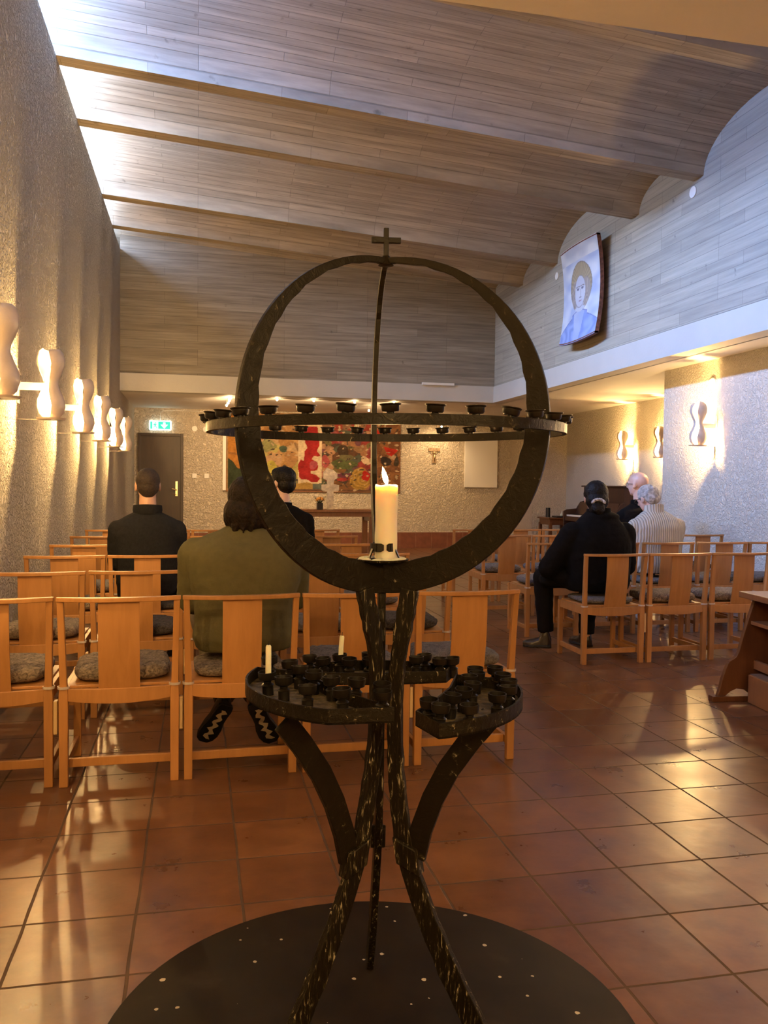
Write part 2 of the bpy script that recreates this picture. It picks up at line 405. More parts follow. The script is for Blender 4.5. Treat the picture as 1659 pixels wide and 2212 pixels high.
# ------------------------------------------------------------------ mesh helpers
class MB:
    def __init__(s): s.v = []; s.f = []; s.mi = []; s.cur = 0
    def add(s, vs, fs):
        o = len(s.v); s.v += [tuple(v) for v in vs]; s.f += [tuple(i + o for i in f) for f in fs]; s.mi += [s.cur] * len(fs)
        return s
    def box(s, x0, x1, y0, y1, z0, z1, rot=None, piv=None):
        vs = [Vector((x, y, z)) for z in (z0, z1) for y in (y0, y1) for x in (x0, x1)]
        if rot is not None:
            piv = Vector(piv) if piv else Vector(((x0 + x1) / 2, (y0 + y1) / 2, (z0 + z1) / 2))
            vs = [piv + rot @ (v - piv) for v in vs]
        return s.add(vs, [(0, 2, 3, 1), (4, 5, 7, 6), (0, 1, 5, 4), (2, 6, 7, 3), (0, 4, 6, 2), (1, 3, 7, 5)])
    def beam(s, p0, p1, w, h, w1=None, h1=None, up=(0, 0, 1)):
        p0, p1 = Vector(p0), Vector(p1); d = (p1 - p0).normalized(); u = Vector(up)
        if abs(d.dot(u)) > .98: u = Vector((0, 1, 0))
        a = d.cross(u).normalized(); b = a.cross(d).normalized()
        w1 = w if w1 is None else w1; h1 = h if h1 is None else h1
        vs = []
        for p, ww, hh in ((p0, w, h), (p1, w1, h1)):
            for sx, sy in ((-1, -1), (1, -1), (1, 1), (-1, 1)): vs.append(p + a * sx * ww / 2 + b * sy * hh / 2)
        return s.add(vs, [(3, 2, 1, 0), (4, 5, 6, 7), (0, 1, 5, 4), (1, 2, 6, 5), (2, 3, 7, 6), (3, 0, 4, 7)])
    def loft(s, rings, cap=True, closed=True):
        n = len(rings[0]); vs = [p for r in rings for p in r]; fs = []
        m = n if closed else n - 1
        for i in range(len(rings) - 1):
            for j in range(m):
                k = (j + 1) % n
                fs.append((i * n + j, i * n + k, (i + 1) * n + k, (i + 1) * n + j))
        if cap and closed:
            fs.append(tuple(range(n - 1, -1, -1))); fs.append(tuple(range((len(rings) - 1) * n, len(rings) * n)))
        return s.add(vs, fs)
    def tube(s, pts, radii, seg=12, cap=True, round_ends=False):
        pts = [Vector(p) for p in pts]
        if not hasattr(radii, '__len__'): radii = [radii] * len(pts)
        radii = [(r, r) if not hasattr(r, '__len__') else r for r in radii]
        if round_ends:
            d0 = (pts[0] - pts[1]).normalized(); d1 = (pts[-1] - pts[-2]).normalized()
            r0, r1 = radii[0], radii[-1]; P, Q = [], []
            for k in (.2, .55, .85): 
                c = math.sqrt(1 - k * k)
                P.append((pts[0] + d0 * sum(r0) / 2 * c, (r0[0] * k, r0[1] * k)))
            for k in (.85, .55, .2):
                c = math.sqrt(1 - k * k); Q.append((pts[-1] + d1 * sum(r1) / 2 * c, (r1[0] * k, r1[1] * k)))
            pts = [p for p, _ in P] + pts + [p for p, _ in Q]; radii = [r for _, r in P] + radii + [r for _, r in Q]
        rings = []; prev = None
        for i, p in enumerate(pts):
            d = ((pts[i + 1] if i < len(pts) - 1 else p) - (pts[i - 1] if i else p)).normalized()
            if prev is None:
                u = Vector((1, 0, 0)) if abs(d.x) < .9 else Vector((0, 1, 0))
                a = (u - d * u.dot(d)).normalized()
            else: a = (prev - d * prev.dot(d)).normalized()
            prev = a; b = d.cross(a)
            rings.append([p + a * math.cos(2 * PI * j / seg) * radii[i][0] + b * math.sin(2 * PI * j / seg) * radii[i][1] for j in range(seg)])
        return s.loft(rings, cap)
    def lathe(s, prof, seg=24, c=(0, 0, 0), a0=0, a1=360, cap=True):
        full = abs(a1 - a0) >= 360; n = seg if full else seg + 1; rings = []
        for r, z in prof:
            rings.append([Vector((c[0] + r * math.cos(rad(a0 + (a1 - a0) * j / seg)), c[1] + r * math.sin(rad(a0 + (a1 - a0) * j / seg)), c[2] + z)) for j in range(n)])
        return s.loft(rings, cap and full, closed=full)
    def ell(s, c, r, seg=16, rg=10, rot=None):
        c = Vector(c); rings = []
        for i in range(1, rg):
            t = -PI / 2 + PI * i / rg
            rg_ = []
            for j in range(seg):
                p = Vector((r[0] * math.cos(t) * math.cos(2 * PI * j / seg), r[1] * math.cos(t) * math.sin(2 * PI * j / seg), r[2] * math.sin(t)))
                rg_.append(c + (rot @ p if rot else p))
            rings.append(rg_)
        s.loft(rings, False)
        o = len(s.v) - seg * (rg - 1)
        b, t = Vector((0, 0, -r[2])), Vector((0, 0, r[2]))
        s.v += [tuple(c + (rot @ b if rot else b)), tuple(c + (rot @ t if rot else t))]
        ib, it = len(s.v) - 2, len(s.v) - 1
        for j in range(seg):
            k = (j + 1) % seg
            s.f.append((ib, o + k, o + j)); s.mi.append(s.cur)
            s.f.append((it, o + seg * (rg - 2) + j, o + seg * (rg - 2) + k)); s.mi.append(s.cur)
        return s
    def prism(s, poly, t0, t1, plane='xy'):
        def P(a, b, t): return {'xy': (a, b, t), 'xz': (a, t, b), 'yz': (t, a, b)}[plane]
        n = len(poly)
        vs = [P(a, b, t0) for a, b in poly] + [P(a, b, t1) for a, b in poly]
        fs = [tuple(range(n - 1, -1, -1)), tuple(range(n, 2 * n))] + [(i, (i + 1) % n, n + (i + 1) % n, n + i) for i in range(n)]
        return s.add(vs, fs)
    def ribbon(s, pts, sec, cap=True):
        """sweep: pts list of (centre, a, b) frames, sec list of (u,v)"""
        return s.loft([[Vector(p) + Vector(a) * u + Vector(b) * v for u, v in sec] for p, a, b in pts], cap)
    def mesh(s, name, bevel=0, fix=True):
        me = bpy.data.meshes.new(name); me.from_pydata(s.v, [], s.f)
        if any(s.mi): me.polygons.foreach_set('material_index', s.mi)
        bm = bmesh.new(); bm.from_mesh(me)
        if fix: bmesh.ops.recalc_face_normals(bm, faces=bm.faces)
        if bevel:
            ed = [e for e in bm.edges if len(e.link_faces) == 2 and e.calc_face_angle(0) > .6]
            bmesh.ops.bevel(bm, geom=ed, offset=bevel, segments=2, affect='EDGES', profile=.5)
        bm.to_mesh(me); bm.free()
        return me
def tag(o, label=None, cat=None, group=None, kind=None):
    if label: o['label'] = label
    if cat: o['category'] = cat
    if group: o['group'] = group
    if kind: o['kind'] = kind
    return o
def obj(name, mb, mat, parent=None, bevel=0, smooth=False, fix=True):
    me = mb.mesh(name, bevel, fix) if isinstance(mb, MB) else mb
    mats = mat if isinstance(mat, (list, tuple)) else [mat]
    for m in mats: me.materials.append(m)
    if smooth:
        me.polygons.foreach_set('use_smooth', [True] * len(me.polygons))
        if smooth == 'auto':
            me.set_sharp_from_angle(angle=rad(38))
    o = bpy.data.objects.new(name, me); COL.objects.link(o)
    if parent: o.parent = parent
    return o
def thing(name, label, cat, loc=(0, 0, 0), rz=0, group=None):
    o = bpy.data.objects.new(name, None); COL.objects.link(o); o.empty_display_size = .1
    o.location = loc; o.rotation_euler = (0, 0, rz)
    return tag(o, label, cat, group)
def struct(name, mb, mat, **k):
    o = obj(name, mb, mat, **k); o['kind'] = 'structure'; return o
def copy_tree(o, parent=None):
    c = o.copy(); COL.objects.link(c)
    if parent is not None: c.parent = parent
    for ch in list(o.children): copy_tree(ch, c)
    return c
def remeshed(mb, voxel, smooth_it=4, disp=None):
    me = mb.mesh('tmp')
    o = bpy.data.objects.new('tmp', me); COL.objects.link(o)
    r = o.modifiers.new('r', 'REMESH'); r.mode = 'VOXEL'; r.voxel_size = voxel
    if smooth_it:
        sm = o.modifiers.new('s', 'SMOOTH'); sm.iterations = smooth_it; sm.factor = .5
    bpy.context.view_layer.update()
    dg = bpy.context.evaluated_depsgraph_get()
    out = bpy.data.meshes.new_from_object(o.evaluated_get(dg))
    bpy.data.objects.remove(o); bpy.data.meshes.remove(me)
    if disp:
        n = len(out.vertices); co = np.empty(n * 3); out.vertices.foreach_get('co', co)
        nn = np.empty(n * 3); out.vertices.foreach_get('normal', nn)
        co = co.reshape(-1, 3); nn = nn.reshape(-1, 3)
        d = np.array([disp(c) for c in co])
        out.vertices.foreach_set('co', (co + nn * d[:, None]).ravel()); out.update()
    return out
# ================================================================== STRUCTURE
Y0 = -3.2
struct('floor', MB().box(XL - .4, XREC + .3, Y0, YB + .2, -.12, 0), M['tiles'])
struct('wall_left', MB().box(XL - .40, XL, Y0, YB + .2, 0, ZWT), M['plaster'])
struct('wall_back', MB().box(XL, XREC + .3, YB, YB + .2, .31, ZS), M['plaster_back'])
struct('baseboard_back', MB().box(XL, 6.12, YB - .02, YB + .2, 0, .31), M['skirt'])
struct('wall_back_upper', MB().box(XL, XR + .2, YU, YU + .2, 2.852, 5.2), M['conc_back'])
struct('trim_back', MB().box(XL, XR - .02, YU - .02, YU + .2, ZS, 2.852), M['trim'])
struct('wall_right_upper', MB().box(XR, XR + .2, YREAR, YU, 2.862, 5.3), M['conc_right'])
struct('trim_right', MB().box(XR - .02, XR + .2, YREAR, YU + .2, ZS, 2.852), M['trim'])
struct('wall_right', MB().box(XP, XP + .3, Y0, 8.8, 0, ZS).box(XP + .3, XREC + .3, 8.6, 8.8, 0, ZS), M['plaster_right'])
struct('wall_recess', MB().box(XREC, XREC + .3, 8.8, YB + .2, 0, ZS), M['plaster_right'])
struct('wall_step', MB().box(6.12, XREC, 14.7, YB, 0, ZS), M['plaster_back'])
struct('wall_rear', MB().box(XL - .4, XP + .3, Y0 - .2, Y0, 0, 5.2), M['plaster'])
struct('ceiling_right', MB().box(XR + .18, XREC + .3, YREAR, YB + .2, ZS, 2.80), M['paint'])
struct('ceiling_back', MB().box(XL, XR + .2, YU + .18, YB + .2, ZS, 2.80), M['paint'])
struct('ceiling_rear', MB().box(XL - .4, XP + .3, Y0, YREAR, ZS, 5.2), M['paint'])
# ribbed concrete vault, cylinders along x, falling gently to the right
prof = [(YREAR, 0.0)]
for i, (a, b, r) in enumerate(VAULTS):
    for k in range(25):
        t = -1 + 2 * k / 24.0
        th = -PI / 2 + PI * k / 24.0
        prof.append(((a + b) / 2 + (b - a) / 2 * math.sin(th), r * math.cos(th)))
xa, xb = -1.62, XR + .2
ring_a = [Vector((xa, y, zc(xa) + z)) for y, z in prof] + [Vector((xa, 13.25, 5.75)), Vector((xa, YREAR, 5.75))]
ring_b = [Vector((xb, y, zc(xb) + z)) for y, z in prof] + [Vector((xb, 13.25, 5.75)), Vector((xb, YREAR, 5.75))]
struct('ceiling', MB().loft([ring_a, ring_b]), M['conc_ceil'], smooth='auto')
# clerestory windows over the parapet of the left wall
for i, (a, b, r) in enumerate(VAULTS):
    w = bpy.data.objects.new('window_%d' % (i + 1), None); COL.objects.link(w); w['kind'] = 'structure'
    zx = zc(-1.5)
    top = [((a + b) / 2 + (b - a) / 2 * math.sin(-PI / 2 + PI * k / 16.0), zx + r * math.cos(-PI / 2 + PI * k / 16.0)) for k in range(17)]
    obj('pane', MB().prism([(a, ZWT), *top, (b, ZWT)], -1.505, -1.50, 'yz'), M['glass'], parent=w)
    fr = MB()
    fr.box(-1.515, -1.485, a, b, ZWT, ZWT + .03)
    for t in (.0, .5, 1.0):
        y = a + (b - a) * t; fr.box(-1.515, -1.485, y - .015, y + .015, ZWT, zx + (r if t == .5 else .03))
    obj('window_frame', fr, M['white_metal'], parent=w)
struct('trim_parapet', MB().box(-1.52, -1.14, Y0, YB, ZWT, ZWT + .004), M['paint'])

# door in the far wall
dr = bpy.data.objects.new('door_1', None); COL.objects.link(dr); dr['kind'] = 'structure'; dr.location = (-.65, YB, 0)
obj('door_frame', MB().box(-.40, -.35, -.05, 0, 0, 2.13).box(.35, .40, -.05, 0, 0, 2.13).box(-.35, .35, -.05, 0, 2.075, 2.13), M['door'], parent=dr, bevel=.004)
obj('door_leaf', MB().box(-.35, .35, -.03, 0, 0.01, 2.075), M['door'], parent=dr)
hd = MB().box(.255, .305, -.045, -.03, .98, 1.26)
obj('handle_plate', hd, M['brass'], parent=dr, bevel=.006)
obj('door_handle', MB().tube([(.28, -.04, 1.10), (.28, -.085, 1.10), (.21, -.09, 1.115), (.17, -.088, 1.135)], [.01, .01, .012, .007], 8).tube([(.28, -.04, 1.02), (.28, -.07, 1.02), (.20, -.07, 1.02)], .006, 8), M['brass'], parent=dr, smooth=True)

# small things fixed to the walls
def disc(name, label, c, r, axis, grp='round cover plates on the walls'):
    m = MB()
    if axis == 'x': m.tube([(0, 0, 0), (-.012, 0, 0)], r, 20)
    else: m.tube([(0, 0, 0), (0, -.012, 0)], r, 20)
    o = obj(name, m, M['white'], smooth='auto'); o.location = c
    tag(o, label, 'cover plate', grp)
disc('round_cover_plate', 'white round cover plate above the lamp on the right-hand pillar wall', (XP, 7.86, 2.34), .058, 'x')
disc('round_cover_plate', 'round cover plate on the board-marked concrete under the large vault rib, upper right', (XR, 7.43, 4.13), .055, 'x')
disc('round_cover_plate', 'small round cover plate on the concrete just left of the hanging portrait panel', (XR, 10.60, 4.07), .05, 'x')
disc('round_cover_plate', 'round cover plate on the far wall nearer the brown door', (-.05, YB, 2.23), .05, 'y')
disc('round_cover_plate', 'round cover plate on the far wall nearer the patchwork hanging', (.15, YB, 2.22), .05, 'y')
for x, lb in ((-.05, 'square wall switch at shoulder height nearer the brown door'), (.17, 'square wall switch at shoulder height nearer the patchwork hanging')):
    tag(obj('wall_switch', MB().box(x - .042, x + .042, YB - .012, YB, 1.32, 1.405), M['white'], bevel=.003), lb, 'switch', 'switches beside the door')
tag(obj('white_wall_box', MB().box(3.49, 4.02, YU - .07, YU - .02, 2.835, 2.875), M['white'], bevel=.004), 'long thin white box on the painted band of the far upper wall', 'box')
tag(obj('projection_panel', MB().box(5.16, 5.84, YB - .05, YB - .004, 1.20, 2.30), M['white'], bevel=.004), 'blank white upright panel hung on the far wall beside the T-shaped cross', 'panel')
# tau cross
tc_ = thing('tau_cross', 'small bronze T-shaped cross under a spotlight on the far wall', 'cross', (4.535, YB, 0))
tm = MB().box(-.115, .115, -.035, -.002, 1.90, 1.965).prism([(-.028, 1.90), (.028, 1.90), (.045, 1.67), (-.045, 1.67)], -.03, -.002, 'xz')
obj('cross_bar', tm, plain('weathered_bronze', (.30, .20, .11), .5, noise=.4, nscale=30), parent=tc_, bevel=.003)
fg = MB().ell((0, -.045, 1.87), (.016, .014, .02), 8, 6).tube([(0, -.04, 1.85), (0, -.045, 1.78), (.004, -.04, 1.71)], [.018, .014, .010], 8)
fg.tube([(0, -.04, 1.845), (-.08, -.04, 1.90)], [.008, .005], 6).tube([(0, -.04, 1.845), (.08, -.04, 1.90)], [.008, .005], 6)
obj('figure', fg, M['brass'], parent=tc_, smooth=True)

# exit sign
ex = thing('exit_sign', 'lit green and white escape route sign above the brown door', 'sign', (-.66, YB, 2.185))
obj('housing', MB().box(-.195, .195, -.06, 0, 0, .175), M['sign_white'], parent=ex, bevel=.015)
obj('green_field', MB().box(-.175, -.14, -.066, -.06, .02, .155), M['sign_green'], parent=ex)
obj('green_field', MB().box(-.035, .175, -.066, -.06, .02, .155), M['sign_green'], parent=ex)
ar = MB().prism([(.05, .14), (.09, .14), (.09, .10), (.135, .10), (.07, .03), (.005, .10), (.05, .10)], -.070, -.066, 'xz')
obj('arrow', ar, M['sign_white'], parent=ex)
rm = MB().ell((-.085, -.066, .135), (.012, .003, .012), 10, 6).prism([(-.10, .12), (-.07, .118), (-.055, .095), (-.065, .09), (-.075, .10), (-.078, .075), (-.055, .055), (-.06, .025), (-.07, .025), (-.07, .05), (-.095, .068), (-.105, .045), (-.13, .045), (-.13, .053), (-.11, .056), (-.10, .09), (-.12, .085), (-.125, .092)], -.070, -.066, 'xz')
obj('running_figure', rm, M['sign_green'], parent=ex)
tag(obj('sign_cable', MB().tube([(-.66, YB - .008, 2.36), (-.66, YB - .008, 2.50), (-.63, YB - .008, 2.54), (-.40, YB - .008, 2.555), (.10, YB - .008, 2.55), (.30, YB - .008, 2.53)], .005, 6), M['white_metal'], smooth=True), 'thin white cable running up the far wall from the escape route sign', 'cable')

# ------------------------------------------------------------------ patchwork hanging (painted vertex colours on a quilted cloth)
def pip(x, y, poly):
    c = False; n = len(poly); j = n - 1
    for i in range(n):
        xi, yi = poly[i]; xj, yj = poly[j]
        if (yi > y) != (yj > y) and x < (xj - xi) * (y - yi) / (yj - yi) + xi: c = not c
        j = i
    return c
TX0, TX1, TZ0, TZ1 = .53, 3.84, 1.10, 2.56
def patch_cells(seed, n, pal):
    r = random.Random(seed)
    return [(r.uniform(300, 1515), r.uniform(180, 890), pal[r.randrange(len(pal))]) for _ in range(n)]
PAL_L = [(.50, .26, .09), (.62, .36, .15), (.32, .19, .08), (.48, .40, .12), (.22, .20, .11), (.68, .44, .22), (.40, .24, .12), (.58, .48, .16), (.30, .13, .06), (.12, .15, .12)]
PAL_R = [(.16, .075, .04), (.26, .12, .05), (.42, .20, .10), (.10, .07, .05), (.34, .06, .05), (.22, .17, .07), (.50, .27, .15), (.20, .08, .10), (.12, .13, .09), (.38, .10, .10)]
CL = patch_cells(3, 210, PAL_L); CR = patch_cells(5, 260, PAL_R)
def ell_in(x, y, cx, cy_, a, b): return ((x - cx) / a) ** 2 + ((y - cy_) / b) ** 2 < 1
P_RED = [(690, 300), (800, 300), (805, 480), (800, 520), (820, 560), (760, 570), (750, 600), (795, 640), (795, 690), (745, 695), (740, 730), (790, 725), (818, 760), (800, 800), (745, 805), (665, 780), (640, 760), (640, 650), (655, 600), (690, 620), (695, 560), (690, 530), (710, 510), (690, 470)]
P_TRI = [(1365, 470), (1500, 500), (1440, 560), (1400, 540)]
P_TRI2 = [(1305, 318), (1350, 330), (1315, 370)]
P_ORANGE = [(45, 180), (300, 180), (300, 640), (150, 700), (60, 600), (45, 560)]
def tap_color(u, v):
    n = mnoise.noise(Vector((u * .012, v * .012, 3.1))); n2 = mnoise.noise(Vector((u * .012, v * .012, 9.7)))
    x, y = u + n * 26, v + n2 * 26
    fine = .62 + .20 * mnoise.noise(Vector((u * .02, v * .02, 5.0))) + .20 * mnoise.noise(Vector((u * .05, v * .16, 1.0)))
    def c(col): return tuple(max(0, min(1, k * fine)) for k in col)
    if 300 < u < 1515 and not 635 <= u < 835 and mnoise.noise(Vector((u * .03, v * .045, 12.0))) > .42: return c((.62, .45, .28))
    if 300 < u < 1515 and not 635 <= u < 835 and mnoise.noise(Vector((u * .028, v * .04, 22.0))) > .40: return c((.10, .07, .05))
    if u < 58 or v < 196: return c((.50, .30, .14))
    if v > 872: return c((.20, .10, .06))
    if u < 300:
        if pip(x, y, P_ORANGE):
            return c((.62, .26, .055) if mnoise.noise(Vector((u * .004, v * .03, 0))) > -.15 else (.42, .19, .06))
        return c((.055, .07, .035))
    if u < 635:
        if y > 815: return c((.50, .30, .08))
        if y < 420 and v < 430: return c((.40, .20, .07) if n2 < .2 else (.55, .30, .12))
        if ell_in(x, y, 400, 690, 70, 60): return c((.60, .50, .10))
        if ell_in(x, y, 380, 480, 70, 50): return c((.36, .34, .14))
        if ell_in(x, y, 430, 600, 75, 55): return c((.66, .40, .22))
        if ell_in(x, y, 515, 510, 50, 36): return c((.10, .14, .09))
        if ell_in(x, y, 575, 600, 50, 75): return c((.52, .28, .12))
        best = min(CL, key=lambda k: (k[0] - x) ** 2 + (k[1] - y) ** 2); return c(best[2])
    if u < 835:
        if y > 815: return c((.50, .30, .08)) if x < 760 else c((.16, .18, .15))
        if ell_in(x, y, 765, 650, 30, 32): return c((.50, .10, .12))
        if pip(x, y, P_RED): return c((.46, .030, .030))
        if ell_in(x, y, 755, 380, 24, 22): return c((.30, .13, .06))
        return c((.86, .66, .42))
    if u < 1265:
        if ell_in(x, y, 1215, 600, 38, 38): return c((.80, .58, .38))
        if ell_in(x, y, 1030, 640, 115, 48): return c((.13, .15, .055))
        if ell_in(x, y, 1040, 580, 60, 30): return c((.20, .17, .08))
        if ell_in(x, y, 860, 620, 45, 55): return c((.48, .10, .10))
        if ell_in(x, y, 880, 480, 60, 26): return c((.50, .28, .17))
        if ell_in(x, y, 900, 730, 70, 36): return c((.55, .28, .20))
        if ell_in(x, y, 1020, 735, 68, 20): return c((.20, .055, .09))
        if ell_in(x, y, 1020, 775, 55, 20): return c((.48, .06, .05))
        if ell_in(x, y, 1215, 745, 36, 48): return c((.55, .03, .02))
        if ell_in(x, y, 1165, 780, 88, 105):
            d = math.hypot(x - 1190, y - 780); return c((.42, .24, .05) if int(d / 16) % 2 else (.58, .34, .08))
        if ell_in(x, y, 1150, 500, 55, 30): return c((.36, .20, .10))
        if ell_in(x, y, 1015, 520, 50, 60): return c((.08, .05, .03))
        if v < 330: return c((.34, .06, .04) if n > -.1 else (.30, .16, .09))
        best = min(CR, key=lambda k: (k[0] - x) ** 2 + (k[1] - y) ** 2); return c(best[2])
    if pip(u, v, P_TRI) or pip(u, v, P_TRI2): return c((.60, .04, .025))
    if ell_in(x, y, 1390, 605, 42, 40): return c((.05, .035, .03))
    if ell_in(x, y, 1480, 600, 26, 55): return c((.07, .05, .03))
    if ell_in(x, y, 1450, 560, 40, 22): return c((.50, .32, .20))
    return c((.24, .10, .045) if n > -.1 else (.33, .15, .06))
def painted_grid(name, nx, nz, pos, colf):
    vs, fs, cs = [], [], []
    for j in range(nz + 1):
        for i in range(nx + 1):
            s, t = i / nx, j / nz
            vs.append(pos(s, t)); cs.append(colf(s, t))
    for j in range(nz):
        for i in range(nx):
            a = j * (nx + 1) + i; fs.append((a, a + 1, a + nx + 2, a + nx + 1))
    me = bpy.data.meshes.new(name); me.from_pydata(vs, [], fs)
    ca = me.color_attributes.new('paint', 'FLOAT_COLOR', 'POINT')
    ca.data.foreach_set('color', [k for c in cs for k in (*c, 1.0)])
    return me
tap = thing('patchwork_hanging', 'wide multicoloured patchwork textile hanging behind the altar table', 'wall hanging', (0, 0, 0))
def tpos(s, t):
    x = TX0 + (TX1 - TX0) * s; z = TZ0 + (TZ1 - TZ0) * t
    return (x, YB - .055 - .012 * mnoise.noise(Vector((x * 5, z * 5, 0))), z)
obj('quilted_cloth', painted_grid('quilted_cloth', 330, 150, tpos, lambda s, t: tap_color(45 + 1470 * s, 890 - 705 * t)), mat_vcol('quilt', .9, .8, 28), parent=tap)
obj('backing', MB().box(TX0 - .01, TX1 + .01, YB - .045, YB - .002, TZ0 - .02, TZ1), M['oak_mid'], parent=tap, bevel=.004)
obj('side_strip', MB().box(TX0 - .07, TX0 - .012, YB - .05, YB - .002, TZ0, TZ1), M['white'], parent=tap)

# ------------------------------------------------------------------ hanging portrait panel (haloed figure in blue)
IY0, IY1, IZ0, IZ1 = 9.11, 10.10, 3.05, 4.21       # IY1 = far side
def ipos(s, t, off=0.0):
    # s: 0 = far edge (seen left) .. 1 = near edge ; t: 0 bottom .. 1 top
    bow = 1 - (2 * t - 1) ** 2
    z = IZ0 + (IZ1 - IZ0) * t - .035 * (1 - (2 * s - 1) ** 2) * (1 - t)
    return (XR - .185 + .06 * bow - .03 * (1 - (2 * s - 1) ** 2) + off, IY1 + (IY0 - IY1) * s, z)
def icon_color(s, t):
    # picture coordinates: u across 0..1, v down 0..1
    u, v = s, 1 - t
    n = mnoise.noise(Vector((u * 4, v * 9, 2.0))); n2 = mnoise.noise(Vector((u * 9, v * 3, 7.0)))
    mixc = lambda a, b, k: tuple(a[i] * (1 - k) + b[i] * k for i in range(3))
    k = min(1, max(0, .5 + n * 1.3))
    col = mixc((.42, .50, .70), (.70, .74, .82), k)
    if v < .16: col = mixc((.72, .74, .78), (.50, .54, .64), k)
    hx, hy = .545, .43
    dx, dy = (u - hx), (v - hy)
    if (dx / .285) ** 2 + (dy / .245) ** 2 < 1:
        ang = math.atan2(dy, dx)
        col = mixc((.46, .38, .24), (.34, .28, .20), .5 + .5 * math.sin(ang * 34))
        if (dx / .272) ** 2 + (dy / .236) ** 2 > 1: col = (.25, .22, .2)
    # hair curls
    if ((u - .545) / .25) ** 2 + ((v - .50) / .19) ** 2 < 1 and v > .36:
        col = mixc((.50, .44, .38), (.26, .23, .24), .5 + .5 * math.sin(38 * u + 20 * n2) * math.sin(60 * v + 8 * n))
    # neck, robe
    if abs(u - .54) < .095 and .58 < v < .74: col = mixc((.56, .58, .66), (.48, .50, .60), k)
    top = .70 + .55 * abs(u - .54) ** 1.7 - (.03 if .34 < u < .74 else 0)
    if v > top and .03 < u + (1 - v) * .2:
        col = mixc((.22, .30, .62), (.34, .44, .76), .5 + .5 * math.sin(26 * (u + .25 * v) + 5 * n))
        if abs(u - .53) < .14 - .25 * (v - .7) and v < 1: col = mixc((.46, .52, .70), (.38, .46, .68), k)
        if abs(v - top) < .008: col = (.14, .18, .42)
    if ((u - .54) / .13) ** 2 + ((v - .645) / .045) ** 2 < 1 and v > .645: col = (.54, .58, .68)
    # face
    fx, fy = (u - .53) / .145, (v - .485) / .165
    if fx * fx + fy * fy < 1:
        col = mixc((.62, .64, .72), (.54, .56, .66), k)
        if fx * fx + fy * fy > .90: col = (.30, .28, .32)
        for ex_ in (-.055, .06):
            ax, ay = (u - .53 - ex_) / .036, (v - .455) / .011
            if ax * ax + ay * ay < 1: col = (.16, .16, .24)
            if abs(v - .428 - .12 * abs(u - .53 - ex_)) < .005 and abs(u - .53 - ex_) < .05: col = (.20, .17, .18)
        if abs(u - .545 - .05 * (v - .5)) < .007 and .46 < v < .54: col = (.36, .34, .40)
        if abs(v - .545) < .005 and abs(u - .54) < .03: col = (.28, .26, .32)
        if ((u - .54) / .04) ** 2 + ((v - .578) / .007) ** 2 < 1: col = (.34, .20, .26)
    return col
ic = thing('portrait_panel', 'curved painted panel of a haloed figure in a blue robe on the concrete wall', 'painting')
obj('painted_surface', painted_grid('painted_surface', 110, 170, ipos, icon_color), mat_vcol('icon_paint', .35, .12, 40, .5), parent=ic, smooth=True)
edge = MB()
for side in (0, 1):
    ring = []
    for k in range(21):
        t = k / 20.0
        p = Vector(ipos(side, t)); w = .0
        ring.append([p + Vector((.001, 0, 0)), p + Vector((.05, 0, 0)), p + Vector((.05, .02 * (1 if side else -1), 0)), p + Vector((.001, .02 * (1 if side else -1), 0))])
    edge.loft(ring)
for tt in (0, 1):
    ring = []
    for k in range(13):
        s_ = k / 12.0
        p = Vector(ipos(s_, tt)); dz = .02 * (1 if tt == 0 else -1)
        ring.append([p + Vector((.001, 0, 0)), p + Vector((.05, 0, 0)), p + Vector((.05, 0, dz)), p + Vector((.001, 0, dz))])
    edge.loft(ring)
obj('wooden_edge', edge, M['red_edge'], parent=ic)
obj('wall_bracket', MB().box(XR - .10, XR - .003, 9.45, 9.75, 3.5, 3.56), M['red_edge'], parent=ic)
obj('back_board', painted_grid('back_board', 12, 16, lambda s, t: ipos(s, t, .03), lambda s, t: (.2, .1, .06)), M['red_edge'], parent=ic)

# ------------------------------------------------------------------ sconces
def half_shell(a0, a1, top_cut, flip=1):
    prof = [(.050, 0), (.074, .025), (.088, .07), (.084, .115), (.062, .165), (.046, .205), (.044, .225), (.050, .25), (.068, .29), (.084, .335), (.086, .375), (.074, .41), (.052, .43)]
    m = MB(); n = 18; rings = []; th = .006
    for r, z in prof:
        ring = []
        wav = .10 * math.sin(z * 21 + 1) 
        for j in range(n + 1):
            a = a0 + rad(9) * math.sin(z * 24) + (a1 - a0) * j / n + 0 * wav
            ring.append((a, r, z))
        out = [Vector((math.cos(a) * r_, math.sin(a) * r_, z_ + (top_cut * (a - a0) / (a1 - a0) if z_ > .4 else 0))) for a, r_, z_ in ring]
        inn = [Vector((math.cos(a) * (r_ - th), math.sin(a) * (r_ - th), z_ + (top_cut * (a - a0) / (a1 - a0) if z_ > .4 else 0))) for a, r_, z_ in reversed(ring)]
        rings.append(out + inn)
    m.loft(rings); return m
